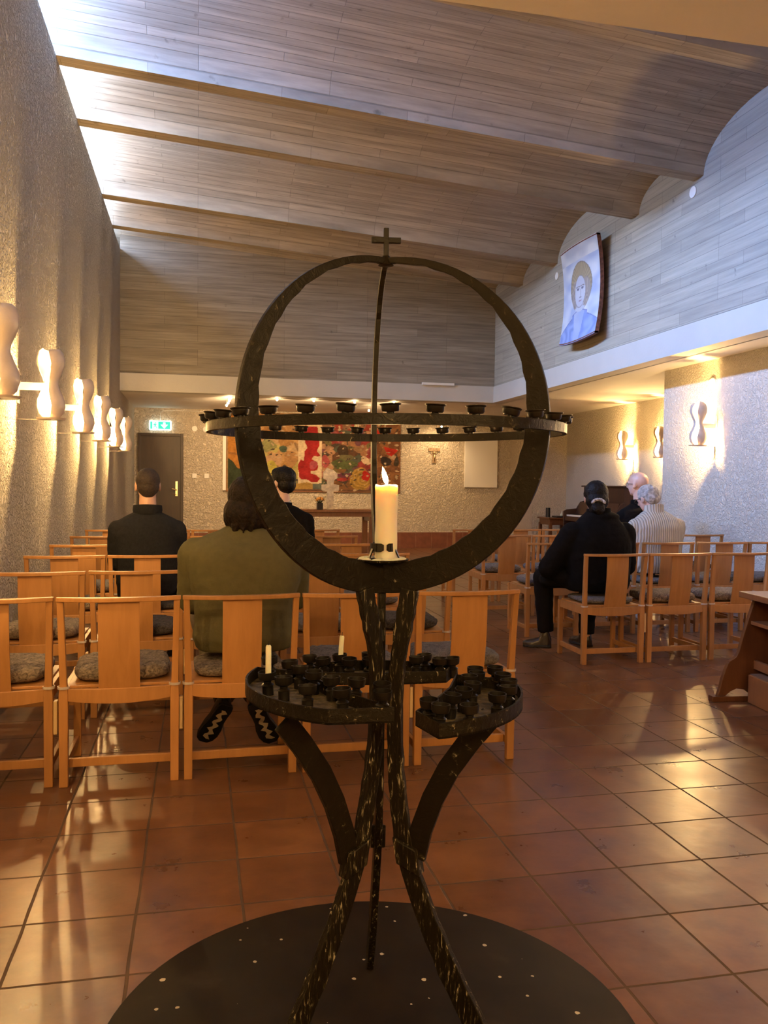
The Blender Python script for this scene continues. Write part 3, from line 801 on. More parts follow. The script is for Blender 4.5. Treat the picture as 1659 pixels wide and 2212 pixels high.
def make_sconce(side, arcs):
    t = thing('wall_sconce', 'x', 'wall lamp')
    sx = side     # +1: wall on the left, lamp sticks out to +x ; -1 mirrored
    for (a0, a1) in arcs:
        sh = half_shell(rad(a0), rad(a1), .015)
        sh.v = [((v[0] * sx) + sx * .20, v[1], v[2] + .012) for v in sh.v]
        obj('ceramic_shell', sh, M['ceramic'], parent=t, smooth='auto')
    seam = MB()
    obj('arm', MB().box(min(0, sx * .19), max(0, sx * .19), -.012, .012, .185, .235), M['white_metal'], parent=t, bevel=.003)
    obj('wall_plate', MB().box(min(0, sx * .006), max(0, sx * .006), -.035, .035, .10, .32), M['white_metal'], parent=t)
    obj('tray', MB().lathe([(.0, 0), (.085, 0), (.095, .010), (.088, .010), (.080, .005), (0, .005)], 28, (sx * .20, 0, 0)).box(min(0, sx * .2), max(0, sx * .2), -.012, .012, -.004, .001), M['ceramic'], parent=t, smooth='auto')
    sk = obj('socket', MB().lathe([(.014, .004), (.014, .085), (.010, .09)], 12, (sx * .20, 0, 0)), M['white_metal'], parent=t, smooth='auto')
    obj('bulb', MB().lathe([(.004, .09), (.014, .105), (.017, .125), (.010, .155), (.002, .172)], 12, (sx * .20, 0, 0)), M['bulb'], parent=t, smooth=True)
    return t
def sconce_light(x, y, z, e=SCONCE_W):
    d = bpy.data.lights.new('lamp_light', 'POINT'); d.energy = e; d.color = WARM; d.shadow_soft_size = .03
    link_light('lamp_light', d, (x, y, z))
LEFT_ARCS = [(-88, 48), (92, 198)]
RIGHT_ARCS = [(-158, -60), (-18, 112)]
sl = make_sconce(1, LEFT_ARCS)
GRP = 'ceramic lamps along the left wall'
names_l = [(4.33, 'white ceramic wall lamp on the left wall, cut by the picture edge'),
           (5.75, 'white ceramic wall lamp on the left wall, largest one wholly in view'),
           (7.32, 'white ceramic wall lamp on the left wall, third in the row from the camera'),
           (8.70, 'white ceramic wall lamp on the left wall, third from the far end'),
           (10.14, 'white ceramic wall lamp on the left wall, second from the far end'),
           (11.48, 'white ceramic wall lamp on the left wall, last one before the brown door')]
for i, (y, lb) in enumerate(names_l):
    t = sl if i == 0 else copy_tree(sl)
    t.location = (XL, y, 1.64); t['label'] = lb; t['group'] = GRP
    sconce_light(XL + .20, y, 1.80, SCONCE_W * 1.15)
for y, lb in ((2.9, 'first'), (1.4, 'second')):
    sconce_light(XL + .20, y, 1.80)
    t = copy_tree(sl); t.location = (XL, y, 1.64); t['group'] = GRP
    t['label'] = 'white ceramic wall lamp on the left wall out of frame, %s chair row' % ('beside the nearest' if y > 2 else 'before the nearest')
sr = make_sconce(-1, RIGHT_ARCS)
for i, (x, y, lb) in enumerate([(XP, 7.80, 'large white ceramic wall lamp on the bluish right pillar wall'),
                                (XREC, 12.22, 'white ceramic wall lamp in the recess above the piano'),
                                (XREC, 11.12, 'white ceramic wall lamp half hidden behind the corner of the right pillar wall')]):
    t = sr if i == 0 else copy_tree(sr)
    t.location = (x, y, 1.68); t['label'] = lb; t['group'] = 'ceramic lamps along the right wall'
    sconce_light(x - .20, y, 1.84, SCONCE_W * 1.6)
for y in (5.9, 4.0):
    sconce_light(XP - .20, y, 1.84)
    t = copy_tree(sr); t.location = (XP, y, 1.68); t['group'] = 'ceramic lamps along the right wall'
    t['label'] = 'white ceramic wall lamp on the right wall out of frame, %s' % ('nearer than the large one' if y > 5 else 'by the kneeler')

# unseen globe lamps added behind the camera as warm fill for the near area
for i, (x, y) in enumerate([(-.1, -1.3), (2.6, -1.1)]):
    t = thing('added_fill_globe', 'added unseen warm fill globe over the entrance, %s wall' % ('near the left' if i == 0 else 'near the right'), 'fill lamp', (x, y, 2.12), group='added fill globes over the entrance')
    obj('globe', MB().ell((0, 0, 0), (.11, .11, .11), 24, 16), plain('fill_globe_glow', (1, .8, .6), .5, emis=(1, .62, .3), estr=7), parent=t, smooth=True)
    obj('fill_globe_cord', MB().tube([(0, 0, .11), (0, 0, ZS - 2.12)], .004, 6), M['black_pl'], parent=t)
    d = bpy.data.lights.new('fill_light', 'POINT'); d.energy = FILL_W; d.color = WARM; d.shadow_soft_size = .13
    link_light('fill_light', d, (x, y, 2.12)); t.children[0].visible_shadow = True
# ------------------------------------------------------------------ cable spotlights by the altar
def spot(x, y, z, e, aim, lb, i):
    t = thing('halogen_spotlight', lb, 'spotlight', (x, y, z), group='small halogen lamps strung under the low ceiling')
    obj('lamp_bulb', MB().ell((0, 0, 0), (.018, .018, .018), 10, 8), M['spotbulb'], parent=t, smooth=True)
    obj('lamp_stem', MB().box(-.02, .02, -.003, .003, .017, .020).tube([(0, 0, .02), (0, 0, ZS - z)], .003, 6), M['steel'], parent=t)
    d = bpy.data.lights.new('spot_light', 'SPOT'); d.energy = e; d.color = (1, .66, .33); d.spot_size = rad(120); d.spot_blend = .8; d.shadow_soft_size = .02
    o = link_light('spot_light', d, (x, y, z - .03))
    o.rotation_euler = (Vector(aim) - Vector((x, y, z))).to_track_quat('-Z', 'Y').to_euler()
SP = [(.50, 13.25, (.3, 15.88, 1.5), 'lamp nearest the room in the slanting string left of the iron hoop'),
      (.487, 13.42, (-.5, 15.88, 1.2), 'second lamp in the slanting string left of the iron hoop'),
      (.478, 13.62, (.0, 15.88, 1.2), 'third lamp in the slanting string left of the iron hoop'),
      (.462, 13.88, (.8, 15.88, 1.2), 'lowest lamp in the slanting string left of the iron hoop'),
      (1.22, 13.27, (1.4, 15.88, 1.7), 'first lamp in the cross row, just right of the iron hoop'),
      (1.80, 13.27, (2.0, 15.88, 1.7), 'second lamp in the cross row over the altar'),
      (2.46, 13.27, (2.6, 15.88, 1.7), 'third lamp in the cross row over the altar'),
      (3.11, 13.27, (3.3, 15.88, 1.7), 'last lamp in the cross row over the big candle'),
      (2.86, 14.09, (3.3, 15.88, 1.5), 'low lamp just left of the big candle'),
      (2.9, 13.7, (3.6, 15.88, 1.4), 'low lamp just right of the hoop\'s rear bar'),
      (4.53, 15.35, (4.55, 15.88, 1.75), 'hidden lamp above the T-shaped cross')]
for i, (x, y, aim, lb) in enumerate(SP):
    spot(x, y, [2.552, 2.53, 2.51, 2.495, 2.555, 2.555, 2.555, 2.555, 2.5, 2.5, 2.35][i], SPOT_W if i < 10 else 7, aim, 'small glowing halogen ' + lb, i)
tag(obj('lamp_cable', MB().tube([(.70, 13.27, 2.574), (3.5, 13.27, 2.574)], .003, 6), M['steel']), 'thin steel cable carrying the cross row of halogen lamps', 'cable')
tag(obj('lamp_cable', MB().tube([(.535, 13.19, 2.578), (.47, 14.3, 2.55)], .003, 6), M['steel']), 'thin steel cable carrying the slanting string of halogen lamps', 'cable')
# ================================================================== CANDLE STAND
CX, CY = .400, 1.800
AZ = [82, 206, -36]
st = thing('candle_stand', 'tall black iron votive candle stand with a globe of hoops on a round base', 'candle stand', (CX, CY, 0))
bp_ = MB().lathe([(0, 0), (.604, 0), (.609, .003), (.609, .008), (.604, .011), (0, .011)], 96, (-.010, .003, 0))
obj('base_plate', bp_, M['base'], parent=st, smooth='auto')
def radial(az, pts, wr, wt, m=None):
    """plate in the vertical plane at azimuth az; pts = [(r_in, z_in, r_out, z_out)]"""
    m = m or MB(); c, s = math.cos(rad(az)), math.sin(rad(az))
    rings = []
    for (ri, zi, ro, zo) in pts:
        ring = []
        for r, z, t in ((ri, zi, -wt / 2), (ro, zo, -wt / 2), (ro, zo, wt / 2), (ri, zi, wt / 2)):
            ring.append(Vector((r * c - t * s, r * s + t * c, z)))
        rings.append(ring)
    return m.loft(rings)
for i, az in enumerate(AZ):
    pts = []
    for k in range(49):
        ph = PI / 2 - PI * k / 48.0
        R_, Hh = .366, .366
        ro, zo = R_ * math.cos(ph), 1.376 + Hh * math.sin(ph)
        w = .050 + (-.036 * math.sin(ph) if ph > 0 else -.018 * math.sin(ph)) + .0015 * math.sin(k * 2.3 + i)
        ri, zi = (R_ - w) * math.cos(ph), 1.376 + (Hh - w) * math.sin(ph)
        pts.append((ri, zi, ro, zo))
    mb = radial(az, pts, 0, .0125)
    # keep the middle of the hoop from crossing itself
    obj('hoop', mb, M['iron'], parent=st, bevel=.0015)
obj('hoop_joint', MB().lathe([(.0, 1.724), (.017, 1.726), (.012, 1.733), (.008, 1.746), (0, 1.748)], 14), M['iron'], parent=st, smooth='auto')
cr_ = MB().box(-.0055, .0055, -.006, .006, 1.742, 1.806).box(-.032, .032, -.0055, .0055, 1.774, 1.786)
obj('top_cross', cr_, M['iron'], parent=st, bevel=.001).rotation_euler = (0, 0, rad(-8))
# legs
LEGS = [
 [(1.022, .022), (.95, .021), (.88, .019), (.80, .018), (.70, .018), (.62, .021), (.54, .028), (.47, .042), (.40, .070), (.30, .117), (.20, .167), (.10, .225), (.012, .285)],
 [(1.022, .050), (.97, .037), (.92, .024), (.86, .014), (.80, .011), (.70, .014), (.62, .024), (.54, .038), (.47, .052), (.40, .074), (.30, .117), (.20, .167), (.10, .225), (.012, .285)],
 [(1.022, .066), (.97, .057), (.92, .048), (.86, .039), (.80, .034), (.70, .034), (.62, .038), (.54, .046), (.47, .057), (.40, .076), (.30, .117), (.20, .167), (.10, .225), (.012, .285)]]
LEGP = [(1.03, .060), (.99, .050), (.94, .038), (.88, .028), (.80, .021), (.70, .020), (.62, .024), (.54, .035), (.47, .050), (.40, .072), (.30, .117), (.20, .167), (.10, .225), (.012, .285)]
def at_path(P, hw, jit=0):
    out = []
    for k, (z, r) in enumerate(P):
        z0, r0 = P[max(0, k - 1)]; z1, r1 = P[min(len(P) - 1, k + 1)]
        d = Vector((r1 - r0, z1 - z0)).normalized(); n = Vector((-d.y, d.x))
        if n.x < 0: n = -n
        h = (hw if not callable(hw) else hw(z)) + jit * math.sin(k * 2.7)
        out.append((r - n.x * h, z - n.y * h, r + n.x * h, z + n.y * h))
    return out
def dense(P, n=4):
    out = []
    for a, b in zip(P[:-1], P[1:]):
        for k in range(n): t = k / n; out.append(tuple(a[i] * (1 - t) + b[i] * t for i in range(len(a))))
    return out + [P[-1]]
for i, az in enumerate(AZ):
    # each leg stands a little aside so the three bars do not pass through one another
    off = MB(); radial(az, at_path(dense(LEGS[i], 3), lambda z: .0240 - .0075 * min(1, max(0, (z - .2) / .5)) + (.003 if z > .9 else 0), .0012), 0, .017, off)
    c, s = math.cos(rad(az)), math.sin(rad(az))
    l = obj('leg', off, M['iron_wax'] , parent=st, bevel=.002)
    col = MB(); radial(az, [(.036, .475, .092, .455), (.046, .418, .102, .398)], 0, .034, col)
    obj('collar', col, M['iron_wax'], parent=l, bevel=.003)
    arm = [(.435, .085), (.50, .100), (.57, .125), (.64, .160), (.71, .208), (.765, .252)]
    am = MB(); radial(az, at_path(dense(arm, 3), .024), 0, .014, am)
    obj('bracket_arm', am, M['iron'], parent=st, bevel=.0015)
# trays
def arc(R_, a0, a1, n=18): return [(R_ * math.cos(rad(a0 + (a1 - a0) * k / n)), R_ * math.sin(rad(a0 + (a1 - a0) * k / n))) for k in range(n + 1)]
def P2(r, a): return (r * math.cos(rad(a)), r * math.sin(rad(a)))
TR = {
 'left': (arc(.298, 152, 238) + [P2(.262, 263), P2(.155, 224), P2(.140, 181), P2(.200, 156)], .825),
 'right': (arc(.310, 278, 361) + [P2(.240, 14), P2(.213, 22), P2(.150, 345), P2(.150, 310), P2(.214, 276)], .803),
 'rear': (arc(.310, 42, 130) + [P2(.225, 124), P2(.165, 92), P2(.165, 70), P2(.250, 38)], .795)}
CUPS = {
 'left': [(0.149, 1.779), (0.177, 1.724), (0.215, 1.642), (0.281, 1.609), (0.32, 1.684), (0.275, 1.709), (0.245, 1.768), (0.22, 1.82), (0.209, 1.882), (0.366, 1.639), (0.353, 1.577), (0.168, 1.93)],
 'rear': [(0.278, 2.075), (0.31, 2.043), (0.356, 2.080), (0.37, 2.028), (0.428, 2.085), (0.418, 2.02), (0.537, 2.016), (0.569, 2.042), (0.592, 1.99), (0.627, 1.992)],
 'right': [(0.680, 1.84), (0.632, 1.84), (0.618, 1.795), (0.592, 1.764), (0.672, 1.77), (0.668, 1.71), (0.643, 1.653), (0.576, 1.699), (0.542, 1.654), (0.596, 1.599), (0.502, 1.613), (0.45, 1.584), (0.457, 1.539), (0.516, 1.528)]}
cupm = MB().lathe([(.0, 0), (.0118, 0), (.0118, .020), (.0135, .022), (.0118, .024), (.008, .026), (.0085, .030), (.017, .034), (.0185, .040), (.0192, .050), (.0175, .050), (.0165, .040), (.012, .037), (0, .037)], 20)
cup_me = cupm.mesh('candle_cup'); cup_me.materials.append(M['cup'])
cup_me.polygons.foreach_set('use_smooth', [True] * len(cup_me.polygons)); cup_me.set_sharp_from_angle(angle=rad(38))
rc = MB().lathe([(0, 0), (.007, 0), (.007, .003), (.0135, .0035), (.0155, .006), (.0165, .014), (.0195, .0165), (.0195, .0175), (.0165, .0172), (.015, .012), (.013, .006), (0, .006)], 20)
rcup_me = rc.mesh('candle_cup_low'); rcup_me.materials.append(M['cup'])
rcup_me.polygons.foreach_set('use_smooth', [True] * len(rcup_me.polygons)); rcup_me.set_sharp_from_angle(angle=rad(38))
def cup(parent, x, y, z, me, tilt=0):
    o = bpy.data.objects.new('candle_cup', me); COL.objects.link(o); o.parent = parent
    o.location = (x, y, z); o.rotation_euler = (tilt * random.uniform(-.08, .08), tilt * random.uniform(-.08, .08), random.random())
    return o
for k, (poly, zr) in TR.items():
    zf = zr - .026
    tm = MB().prism(poly, zf - .004, zf, 'xy')
    n = len(poly)
    cxm = sum(p[0] for p in poly) / n; cym = sum(p[1] for p in poly) / n
    inner = []
    for j in range(n):
        p0, p1, p2 = Vector(poly[j - 1]), Vector(poly[j]), Vector(poly[(j + 1) % n])
        d = ((p1 - p0).normalized() + (p2 - p1).normalized()).normalized(); nn = Vector((-d.y, d.x))
        inner.append(p1 + nn * .0045)
    rings = [[Vector((*poly[j], zf - .004)), Vector((*poly[j], zr)), Vector((*inner[j], zr)), Vector((*inner[j], zf - .002))] for j in range(n)]
    rings.append(rings[0]); tm.loft(rings, cap=False)
    tm.cur = 1; tm.prism(inner, zf - .001, zf + .0005, 'xy')
    tm.f = tm.f; tr = obj('tray', tm, [M['iron_tray'], M['tray_floor']], parent=st)
    for (x, y) in CUPS[k]:
        cup(tr, x - CX, y - CY, zf, cup_me, 1)
# ring
RC = (.005, 0.0)
ring = MB(); RR = .387
def ring_z(a): return 1.358 + RR * (.0077 * math.cos(a) + .0096 * math.sin(a))
rr = []
for k in range(97):
    a = 2 * PI * k / 96; z = ring_z(a); c, s = math.cos(a), math.sin(a)
    rr.append([Vector((RC[0] + r * c, RC[1] + r * s, z + dz)) for r, dz in ((RR - .009, 0), (RR + .001, 0), (RR + .001, .0195), (RR - .009, .0195))])
ring.loft(rr, cap=False)
rg_o = obj('ring', ring, M['iron'], parent=st, bevel=0, smooth='auto')
RA = [124, 112.2, 100.9, 89.1, 77.8, 66.5, 54.6, 43, 31, 19.5, 8, 356, 347, 338, 327, 315.5, 304.3, 293.5, 281.9, 270.1, 258.4, 246.5, 235.3, 223.3, 211.8, 201.2, 191, 181, 170.9, 159, 147, 135.5]
for i, a in enumerate(RA):
    t = rad(a); o = cup(rg_o, RC[0] + (RR - .004) * math.cos(t), RC[1] + (RR - .004) * math.sin(t), ring_z(t) + .0185, rcup_me, 1)
    if abs(a - 293.5) < .1: o.rotation_euler = (.0, .16, 0)
# candle plate with wax and clip
cp = MB().lathe([(0, 1.074), (.030, 1.075), (.056, 1.081), (.058, 1.085), (.055, 1.0855), (.03, 1.081), (0, 1.080)], 32)
cp_o = obj('candle_plate', cp, M['iron_wax'], parent=st, smooth='auto')
wl = MB()
for k in range(17):
    a = k * 2.4; r = .036 + .014 * ((k * 7) % 5) / 5
    wl.ell((r * math.cos(a), r * math.sin(a), 1.0855), (.010 + .004 * (k % 3), .007, .0035), 8, 6)
obj('wax_lumps', wl, M['wax'], parent=cp_o, smooth=True)
cl = MB()
for a0, a1 in ((150, 262), (-85, 25), (40, 135)):
    rings = []
    for k in range(11):
        a = rad(a0 + (a1 - a0) * k / 10); e = .009 if 0 < k < 10 else .006
        rings.append([Vector((r * math.cos(a), r * math.sin(a), 1.1115 + dz)) for r, dz in ((.0262, -e), (.0285, -e), (.0285, e), (.0262, e))])
    cl.loft(rings)
for a in (95, 205, -30): cl.beam((.028 * math.cos(rad(a)), .028 * math.sin(rad(a)), 1.108), (.040 * math.cos(rad(a)), .040 * math.sin(rad(a)), 1.083), .006, .003)
obj('candle_clip', cl, plain('glossy_black', (.012, .01, .008), .12), parent=st, smooth='auto')

# candles
pc = thing('pillar_candle', 'thick burning ivory pillar candle in the middle of the iron globe', 'candle', (CX + .007, CY, 0))
prf = [(0, 1.0865), (.025, 1.0865)] + [(.0245 + .0005 * math.sin(k), 1.10 + .0145 * k) for k in range(10)] + [(.0255, 1.243), (.0245, 1.2475), (.021, 1.244), (.012, 1.243), (.004, 1.247), (0, 1.247)]
body = MB().lathe(prf, 36)
body.v = [(x, y, z + (.002 * math.sin(3 * math.atan2(y, x)) if z > 1.24 else 0)) for x, y, z in body.v]
obj('candle_body', body, M['wax'], parent=pc, smooth='auto')
obj('wick', MB().tube([(0, 0, 1.245), (.002, 0, 1.252), (.001, 0, 1.257)], .0012, 6), M['wick'], parent=pc)
fl = MB().lathe([(0, 1.249), (.003, 1.251), (.0058, 1.258), (.0062, 1.265), (.0045, 1.275), (.002, 1.283), (0, 1.288)], 14)
fl.v = [(x - .25 * (z - 1.25), y, z) for x, y, z in fl.v]
obj('flame', fl, M['flame'], parent=pc, smooth=True)
d = bpy.data.lights.new('flame_light', 'POINT'); d.energy = .6; d.color = (1, .55, .2); d.shadow_soft_size = .008
link_light('flame_light', d, (CX + .004, CY, 1.272))
def taper(x, y, z0, z1, label, lean=0):
    t = thing('taper_candle', label, 'candle', (x, y, z0), group='thin unlit candles')
    h = z1 - z0
    obj('candle_body', MB().tube([(0, 0, 0), (lean * .3, 0, h * .5), (lean, 0, h - .003), (lean, 0, h)], [.0062, .0062, .0060, .0045], 14), M['wax'], parent=t, smooth='auto')
    obj('wick', MB().tube([(lean, 0, h - .001), (lean + .0008, 0, h + .009)], .0008, 5), M['wick'], parent=t)
taper(.149, 1.779, .825 - .026 + .037, .905, 'thin unlit candle standing at the outer edge of the left tray')
taper(.356, 2.080, .795 - .026 + .037, .865, 'thin unlit candle standing on the rear tray behind the stem', .003)
a_ = rad(89.1)
taper(CX + RC[0] + (RR - .004) * math.cos(a_), CY + RC[1] + (RR - .004) * math.sin(a_), ring_z(a_) + .030, ring_z(a_) + .052, 'short stub of candle in a cup at the back of the ring')

# ================================================================== CHAIRS
def curved_bar(xs, yf, zlo, zhi, th):
    """bar following y = yf(x); cross-section th (y) by zlo..zhi"""
    rings = []
    for x in xs:
        y = yf(x); lo = zlo(x) if callable(zlo) else zlo; hi = zhi(x) if callable(zhi) else zhi
        rings.append([Vector((x, y - th / 2, lo)), Vector((x, y + th / 2, lo)), Vector((x, y + th / 2, hi)), Vector((x, y - th / 2, hi))])
    return MB().loft(rings)
def lin(a, b, n): return [a + (b - a) * k / n for k in range(n + 1)]
def make_chair():
    t = thing('church_chair', 'x', 'chair')
    O = M['oak']
    for s in (-1, 1):
        m = MB()
        pts = [(0, .0, .034, .030), (.335, .0, .036, .036), (.375, .0, .036, .036), (.42, -.002, .029, .030), (.60, -.014, .026, .028), (.765, -.030, .026, .026)]
        rings = []
        for z, y, w, d in pts:
            x = s * (.219 if z < .4 else .219 + .009 * (z - .4) / .37)
            rings.append([Vector((x + a * w / 2, y + b * d / 2, z)) for a, b in ((-1, -1), (1, -1), (1, 1), (-1, 1))])
        m.loft(rings)
        obj('back_leg', m, O, parent=t, bevel=.003)
        obj('front_leg', MB().box(s * .215 - .016, s * .215 + .016, .385, .415, 0, .405), O, parent=t, bevel=.003)
        obj('side_rail', MB().beam((s * .219, .018, .378), (s * .215, .385, .378), .020, .055), O, parent=t, bevel=.002)
        obj('side_stretcher', MB().beam((s * .219, .015, .080), (s * .215, .385, .080), .018, .034), O, parent=t, bevel=.002)
        cl_ = MB().lathe([(.0205, .404), (.0245, .404), (.0245, .414), (.0205, .414), (.0205, .404)], 16, (s * .2195, -.001, 0))
        obj('post_clip', cl_, M['ceramic'], parent=t, smooth='auto')
    rail = []
    for x in lin(-.244, .244, 14):
        y = -.030 - .042 * (1 - (x / .25) ** 2)
        w = .034 - .010 * abs(x / .25) ** 3
        rail.append([Vector((x, y - w / 2, .763)), Vector((x, y + w / 2, .763)), Vector((x, y + w / 2, .781)), Vector((x, y - w / 2, .781))])
    obj('top_rail', MB().loft(rail), O, parent=t, bevel=.003)
    sp_ = MB(); rings = []
    for k in range(11):
        z = .395 + .370 * k / 10; u = k / 10
        yc = -.022 - .040 * u - .012 * math.sin(PI * u) + .0
        row = [(x, yc + (x / .09) ** 2 * .006) for x in lin(-.081, .081, 6)]
        rings.append([Vector((x, y - .004, z)) for x, y in row] + [Vector((x, y + .004, z)) for x, y in reversed(row)])
    obj('back_splat', sp_.loft(rings), O, parent=t, smooth='auto')
    obj('rear_rail', curved_bar(lin(-.203, .203, 10), lambda x: -.004 - .018 * (1 - (x / .2) ** 2), lambda x: .352 - .012 * (1 - (x / .2) ** 2), .403, .018), O, parent=t, bevel=.002)
    obj('front_rail', curved_bar([-.2, .2], lambda x: .40, .352, .402, .018), O, parent=t, bevel=.002)
    obj('rear_stretcher', MB().box(-.207, .207, .045, .063, .063, .099), O, parent=t, bevel=.002)
    obj('seat_board', MB().prism([(-.205, .0), (.205, .0), (.208, .40), (-.208, .40)], .403, .415), O, parent=t, bevel=.002)
    return t
chair0 = make_chair()
def make_pad(mat, seed):
    rnd = Vector((seed * 3.1, seed * 1.7, 0)); m = MB(); rings = []
    for k in range(15):
        ph = -PI / 2 + PI * k / 14
        rs = max(.02, math.cos(ph) ** .22); zz = .033 * math.copysign(abs(math.sin(ph)) ** .8, math.sin(ph))
        ring = []
        for j in range(40):
            a = 2 * PI * j / 40; c, s = math.cos(a), math.sin(a)
            x = .196 * rs * math.copysign(abs(c) ** .42, c); y = .186 * rs * math.copysign(abs(s) ** .42, s)
            p = Vector((x, y, zz)); n = mnoise.noise(p * 28 + rnd) + .6 * mnoise.noise(p * 70 + rnd)
            k_ = 1 + .028 * n
            ring.append(Vector((x * k_, y * k_, zz + (.007 * n if zz > -.01 else 0))))
        rings.append(ring)
    m.loft(rings)
    o = obj('sheepskin_pad', m, mat, smooth=True); return tag(o, 'x', 'seat pad')
pads = [make_pad(M['fur_brown'], 1), make_pad(M['fur_dark'], 2), make_pad(M['fur_grey'], 3)]
padn = [0, 0, 0]; PCOL = ['grey-brown', 'dark', 'pale grey']
first = [True]
SIT = {(-.31, 5.6), (.19, 3.6), (.68, 6.5), (2.87, 5.4), (3.92, 6.5), (4.38, 7.5)}
ROWN = {1: 'nearest row', 2: 'second row', 3: 'third row', 4: 'fourth row', 5: 'fifth row', 6: 'last row'}
def put_chair(x, y, block, row, pos, pad, rz=0.0, batten=True, clip=True):
    if first[0]: t = chair0; first[0] = False
    else: t = copy_tree(chair0)
    t.location = (x, y, 0); t.rotation_euler = (0, 0, rz)
    t['label'] = 'light oak chair, %s, %s of the %s block' % (pos, row, block)
    t['group'] = 'oak chairs of the %s block' % block
    if batten:
        b = obj('link_batten', MB().box(.2375, .2535, -.012, .022, .215, .352), M['oak_pale'], parent=t, bevel=.003) if not hasattr(put_chair, 'bt') else None
        if b is None:
            b = put_chair.bt.copy(); COL.objects.link(b); b.parent = t
        else: put_chair.bt = b
    sitter = (round(x, 2), round(y, 1)) in SIT
    if pad is not None:
        src = pads[pad]
        if padn[pad] == 0: p = src
        else: p = src.copy(); COL.objects.link(p)
        padn[pad] += 1
        fz = .66 if sitter else 1.0; p.scale = (1, 1, fz)
        p.location = (x, y + .203, .415 + .0355 * fz); p.rotation_euler = (0, 0, random.uniform(-.05, .05) + (PI if random.random() < .5 else 0))
        p['label'] = '%s sheepskin pad on the %s chair, %s, %s block' % (PCOL[pad], pos, row, block)
        p['group'] = 'sheepskin pads of the %s block' % block
ORD = ['first', 'second', 'third', 'fourth', 'fifth']
LX = [-.806, -.308, .186, .684, 1.180]
LROWS = [(3.59, [0, 0, 0, 2, 2]), (4.60, [0, 1, 1, 2, 1]), (5.58, [0, 1, 2, 2, 2]), (6.50, [2, 0, 2, 2, 1]), (7.50, [2, 2, 2, 2, 2]), (8.48, [2, 2, 2, 2, 2])]
for r, (y, pl) in enumerate(LROWS):
    for i, x in enumerate(LX):
        pos = ORD[i] + ' from the wall'
        put_chair(x, y + random.uniform(-.015, .015), 'left', ROWN[r + 1], pos, pl[i], random.uniform(-.015, .015), batten=i < 4)
RROWS = [(5.39, [2.866, 3.365, 3.866], 'nearest row', [2, 0, 0]),
         (6.46, [2.88, 3.40, 3.92, 4.44, 4.94], 'second row', [2, 2, 2, 2, 2]),
         (7.50, [2.86, 3.36, 3.87, 4.38, 4.92], 'third row', [2, 2, 2, 2, 1]),
         (8.50, [2.88, 3.39, 3.89, 4.40], 'last row', [2, 2, 2, 2])]
for r, (y, xs, rn, pl) in enumerate(RROWS):
    for i, x in enumerate(xs):
        put_chair(x, y, 'right', rn, ORD[i] + ' from the aisle', pl[i], random.uniform(-.01, .01), batten=(r == 0 and i < 2))

# ================================================================== KNEELER at the right edge
kn = thing('kneeling_desk', 'low brown wooden kneeling desk with an S-curved end, cut by the right edge', 'kneeler', (2.99, 4.33, 0), rad(-6.7))
prf = [(-.014, .032), (.000, .075), (.013, .131), (.030, .18), (.046, .222), (.056, .236), (.078, .248), (.096, .262), (.112, .293), (.138, .391), (.169, .494), (.195, .573), (.205, .60), (.56, .60), (.56, .032), (.20, .032), (.15, .068), (.10, .074), (.064, .058), (.032, .032)]
for yy in (0, -.92):
    obj('end_panel', MB().prism(prf, yy - .015, yy + .015, 'xz'), M['oak_dark'], parent=kn, bevel=.002)
    obj('foot', MB().box(-.05, .60, yy - .028, yy + .028, 0, .032), M['oak_dark'], parent=kn, bevel=.003)
obj('desk_top', MB().box(.135, .60, -.99, -.02 + .07, .605, .64), M['oak_mid'], parent=kn, bevel=.004)
obj('shelf', MB().box(.178, .55, -.905, -.015, .452, .472), M['oak_mid'], parent=kn, bevel=.002)
obj('lower_rail', MB().box(.202, .225, -.905, -.015, .19, .24), M['oak_mid'], parent=kn, bevel=.002)
obj('back_board', MB().box(.53, .55, -.905, -.015, .10, .60), M['oak_dark'], parent=kn)
obj('kneeler_box', MB().box(.150, .42, -.90, -.05, 0.002, .165), M['oak_mid'], parent=kn, bevel=.004)
obj('kneeler_cloth', MB().box(.158, .41, -.89, -.06, .165, .171), plain('brown_felt', (.20, .12, .07), .95), parent=kn)

# ================================================================== ALTAR, PIANO, SIDE TABLE
al = thing('altar_table', 'long light wooden altar table with open frame legs before the far wall', 'table', (2.07, 14.0, 0))
obj('table_top', MB().box(-.86, .86, -.38, .38, .775, .81), M['oak_mid'], parent=al, bevel=.004)
for sx in (-1, 1):
    for sy in (-1, 1):
        obj('leg', MB().box(sx * .78 - .045, sx * .78 + .045, sy * .30 - .04, sy * .30 + .04, 0, .70), M['oak_mid'], parent=al, bevel=.003)
    obj('end_rail', MB().box(sx * .78 - .03, sx * .78 + .03, -.26, .26, .62, .775), M['oak_mid'], parent=al)
for sy in (-1, 1): obj('long_rail', MB().box(-.82, .82, sy * .30 - .025, sy * .30 + .025, .70, .775), M['oak_mid'], parent=al)
ac = thing('glass_cross', 'clear glass cross with a stepped outline standing on the altar table', 'cross', (2.19, 14.0, .81))
gc = MB().prism([(-.055, 0), (.055, 0), (.055, .30), (.13, .30), (.15, .33), (.15, .41), (.055, .43), (.07, .50), (.12, .53), (.12, .60), (.06, .66), (-.06, .70), (-.12, .62), (-.12, .52), (-.06, .49), (-.055, .43), (-.15, .41), (-.15, .33), (-.12, .30), (-.055, .30)], -.02, .02, 'xz')
obj('cross_body', gc, M['cast_glass'], parent=ac, bevel=.004)
vs_ = thing('flower_vase', 'small dark square vase of orange flowers on the altar table', 'vase', (2.00, 13.9, .81))
obj('vase_body', MB().box(-.05, .05, -.05, .05, 0, .115), M['vase'], parent=vs_, bevel=.006)
fw = MB()
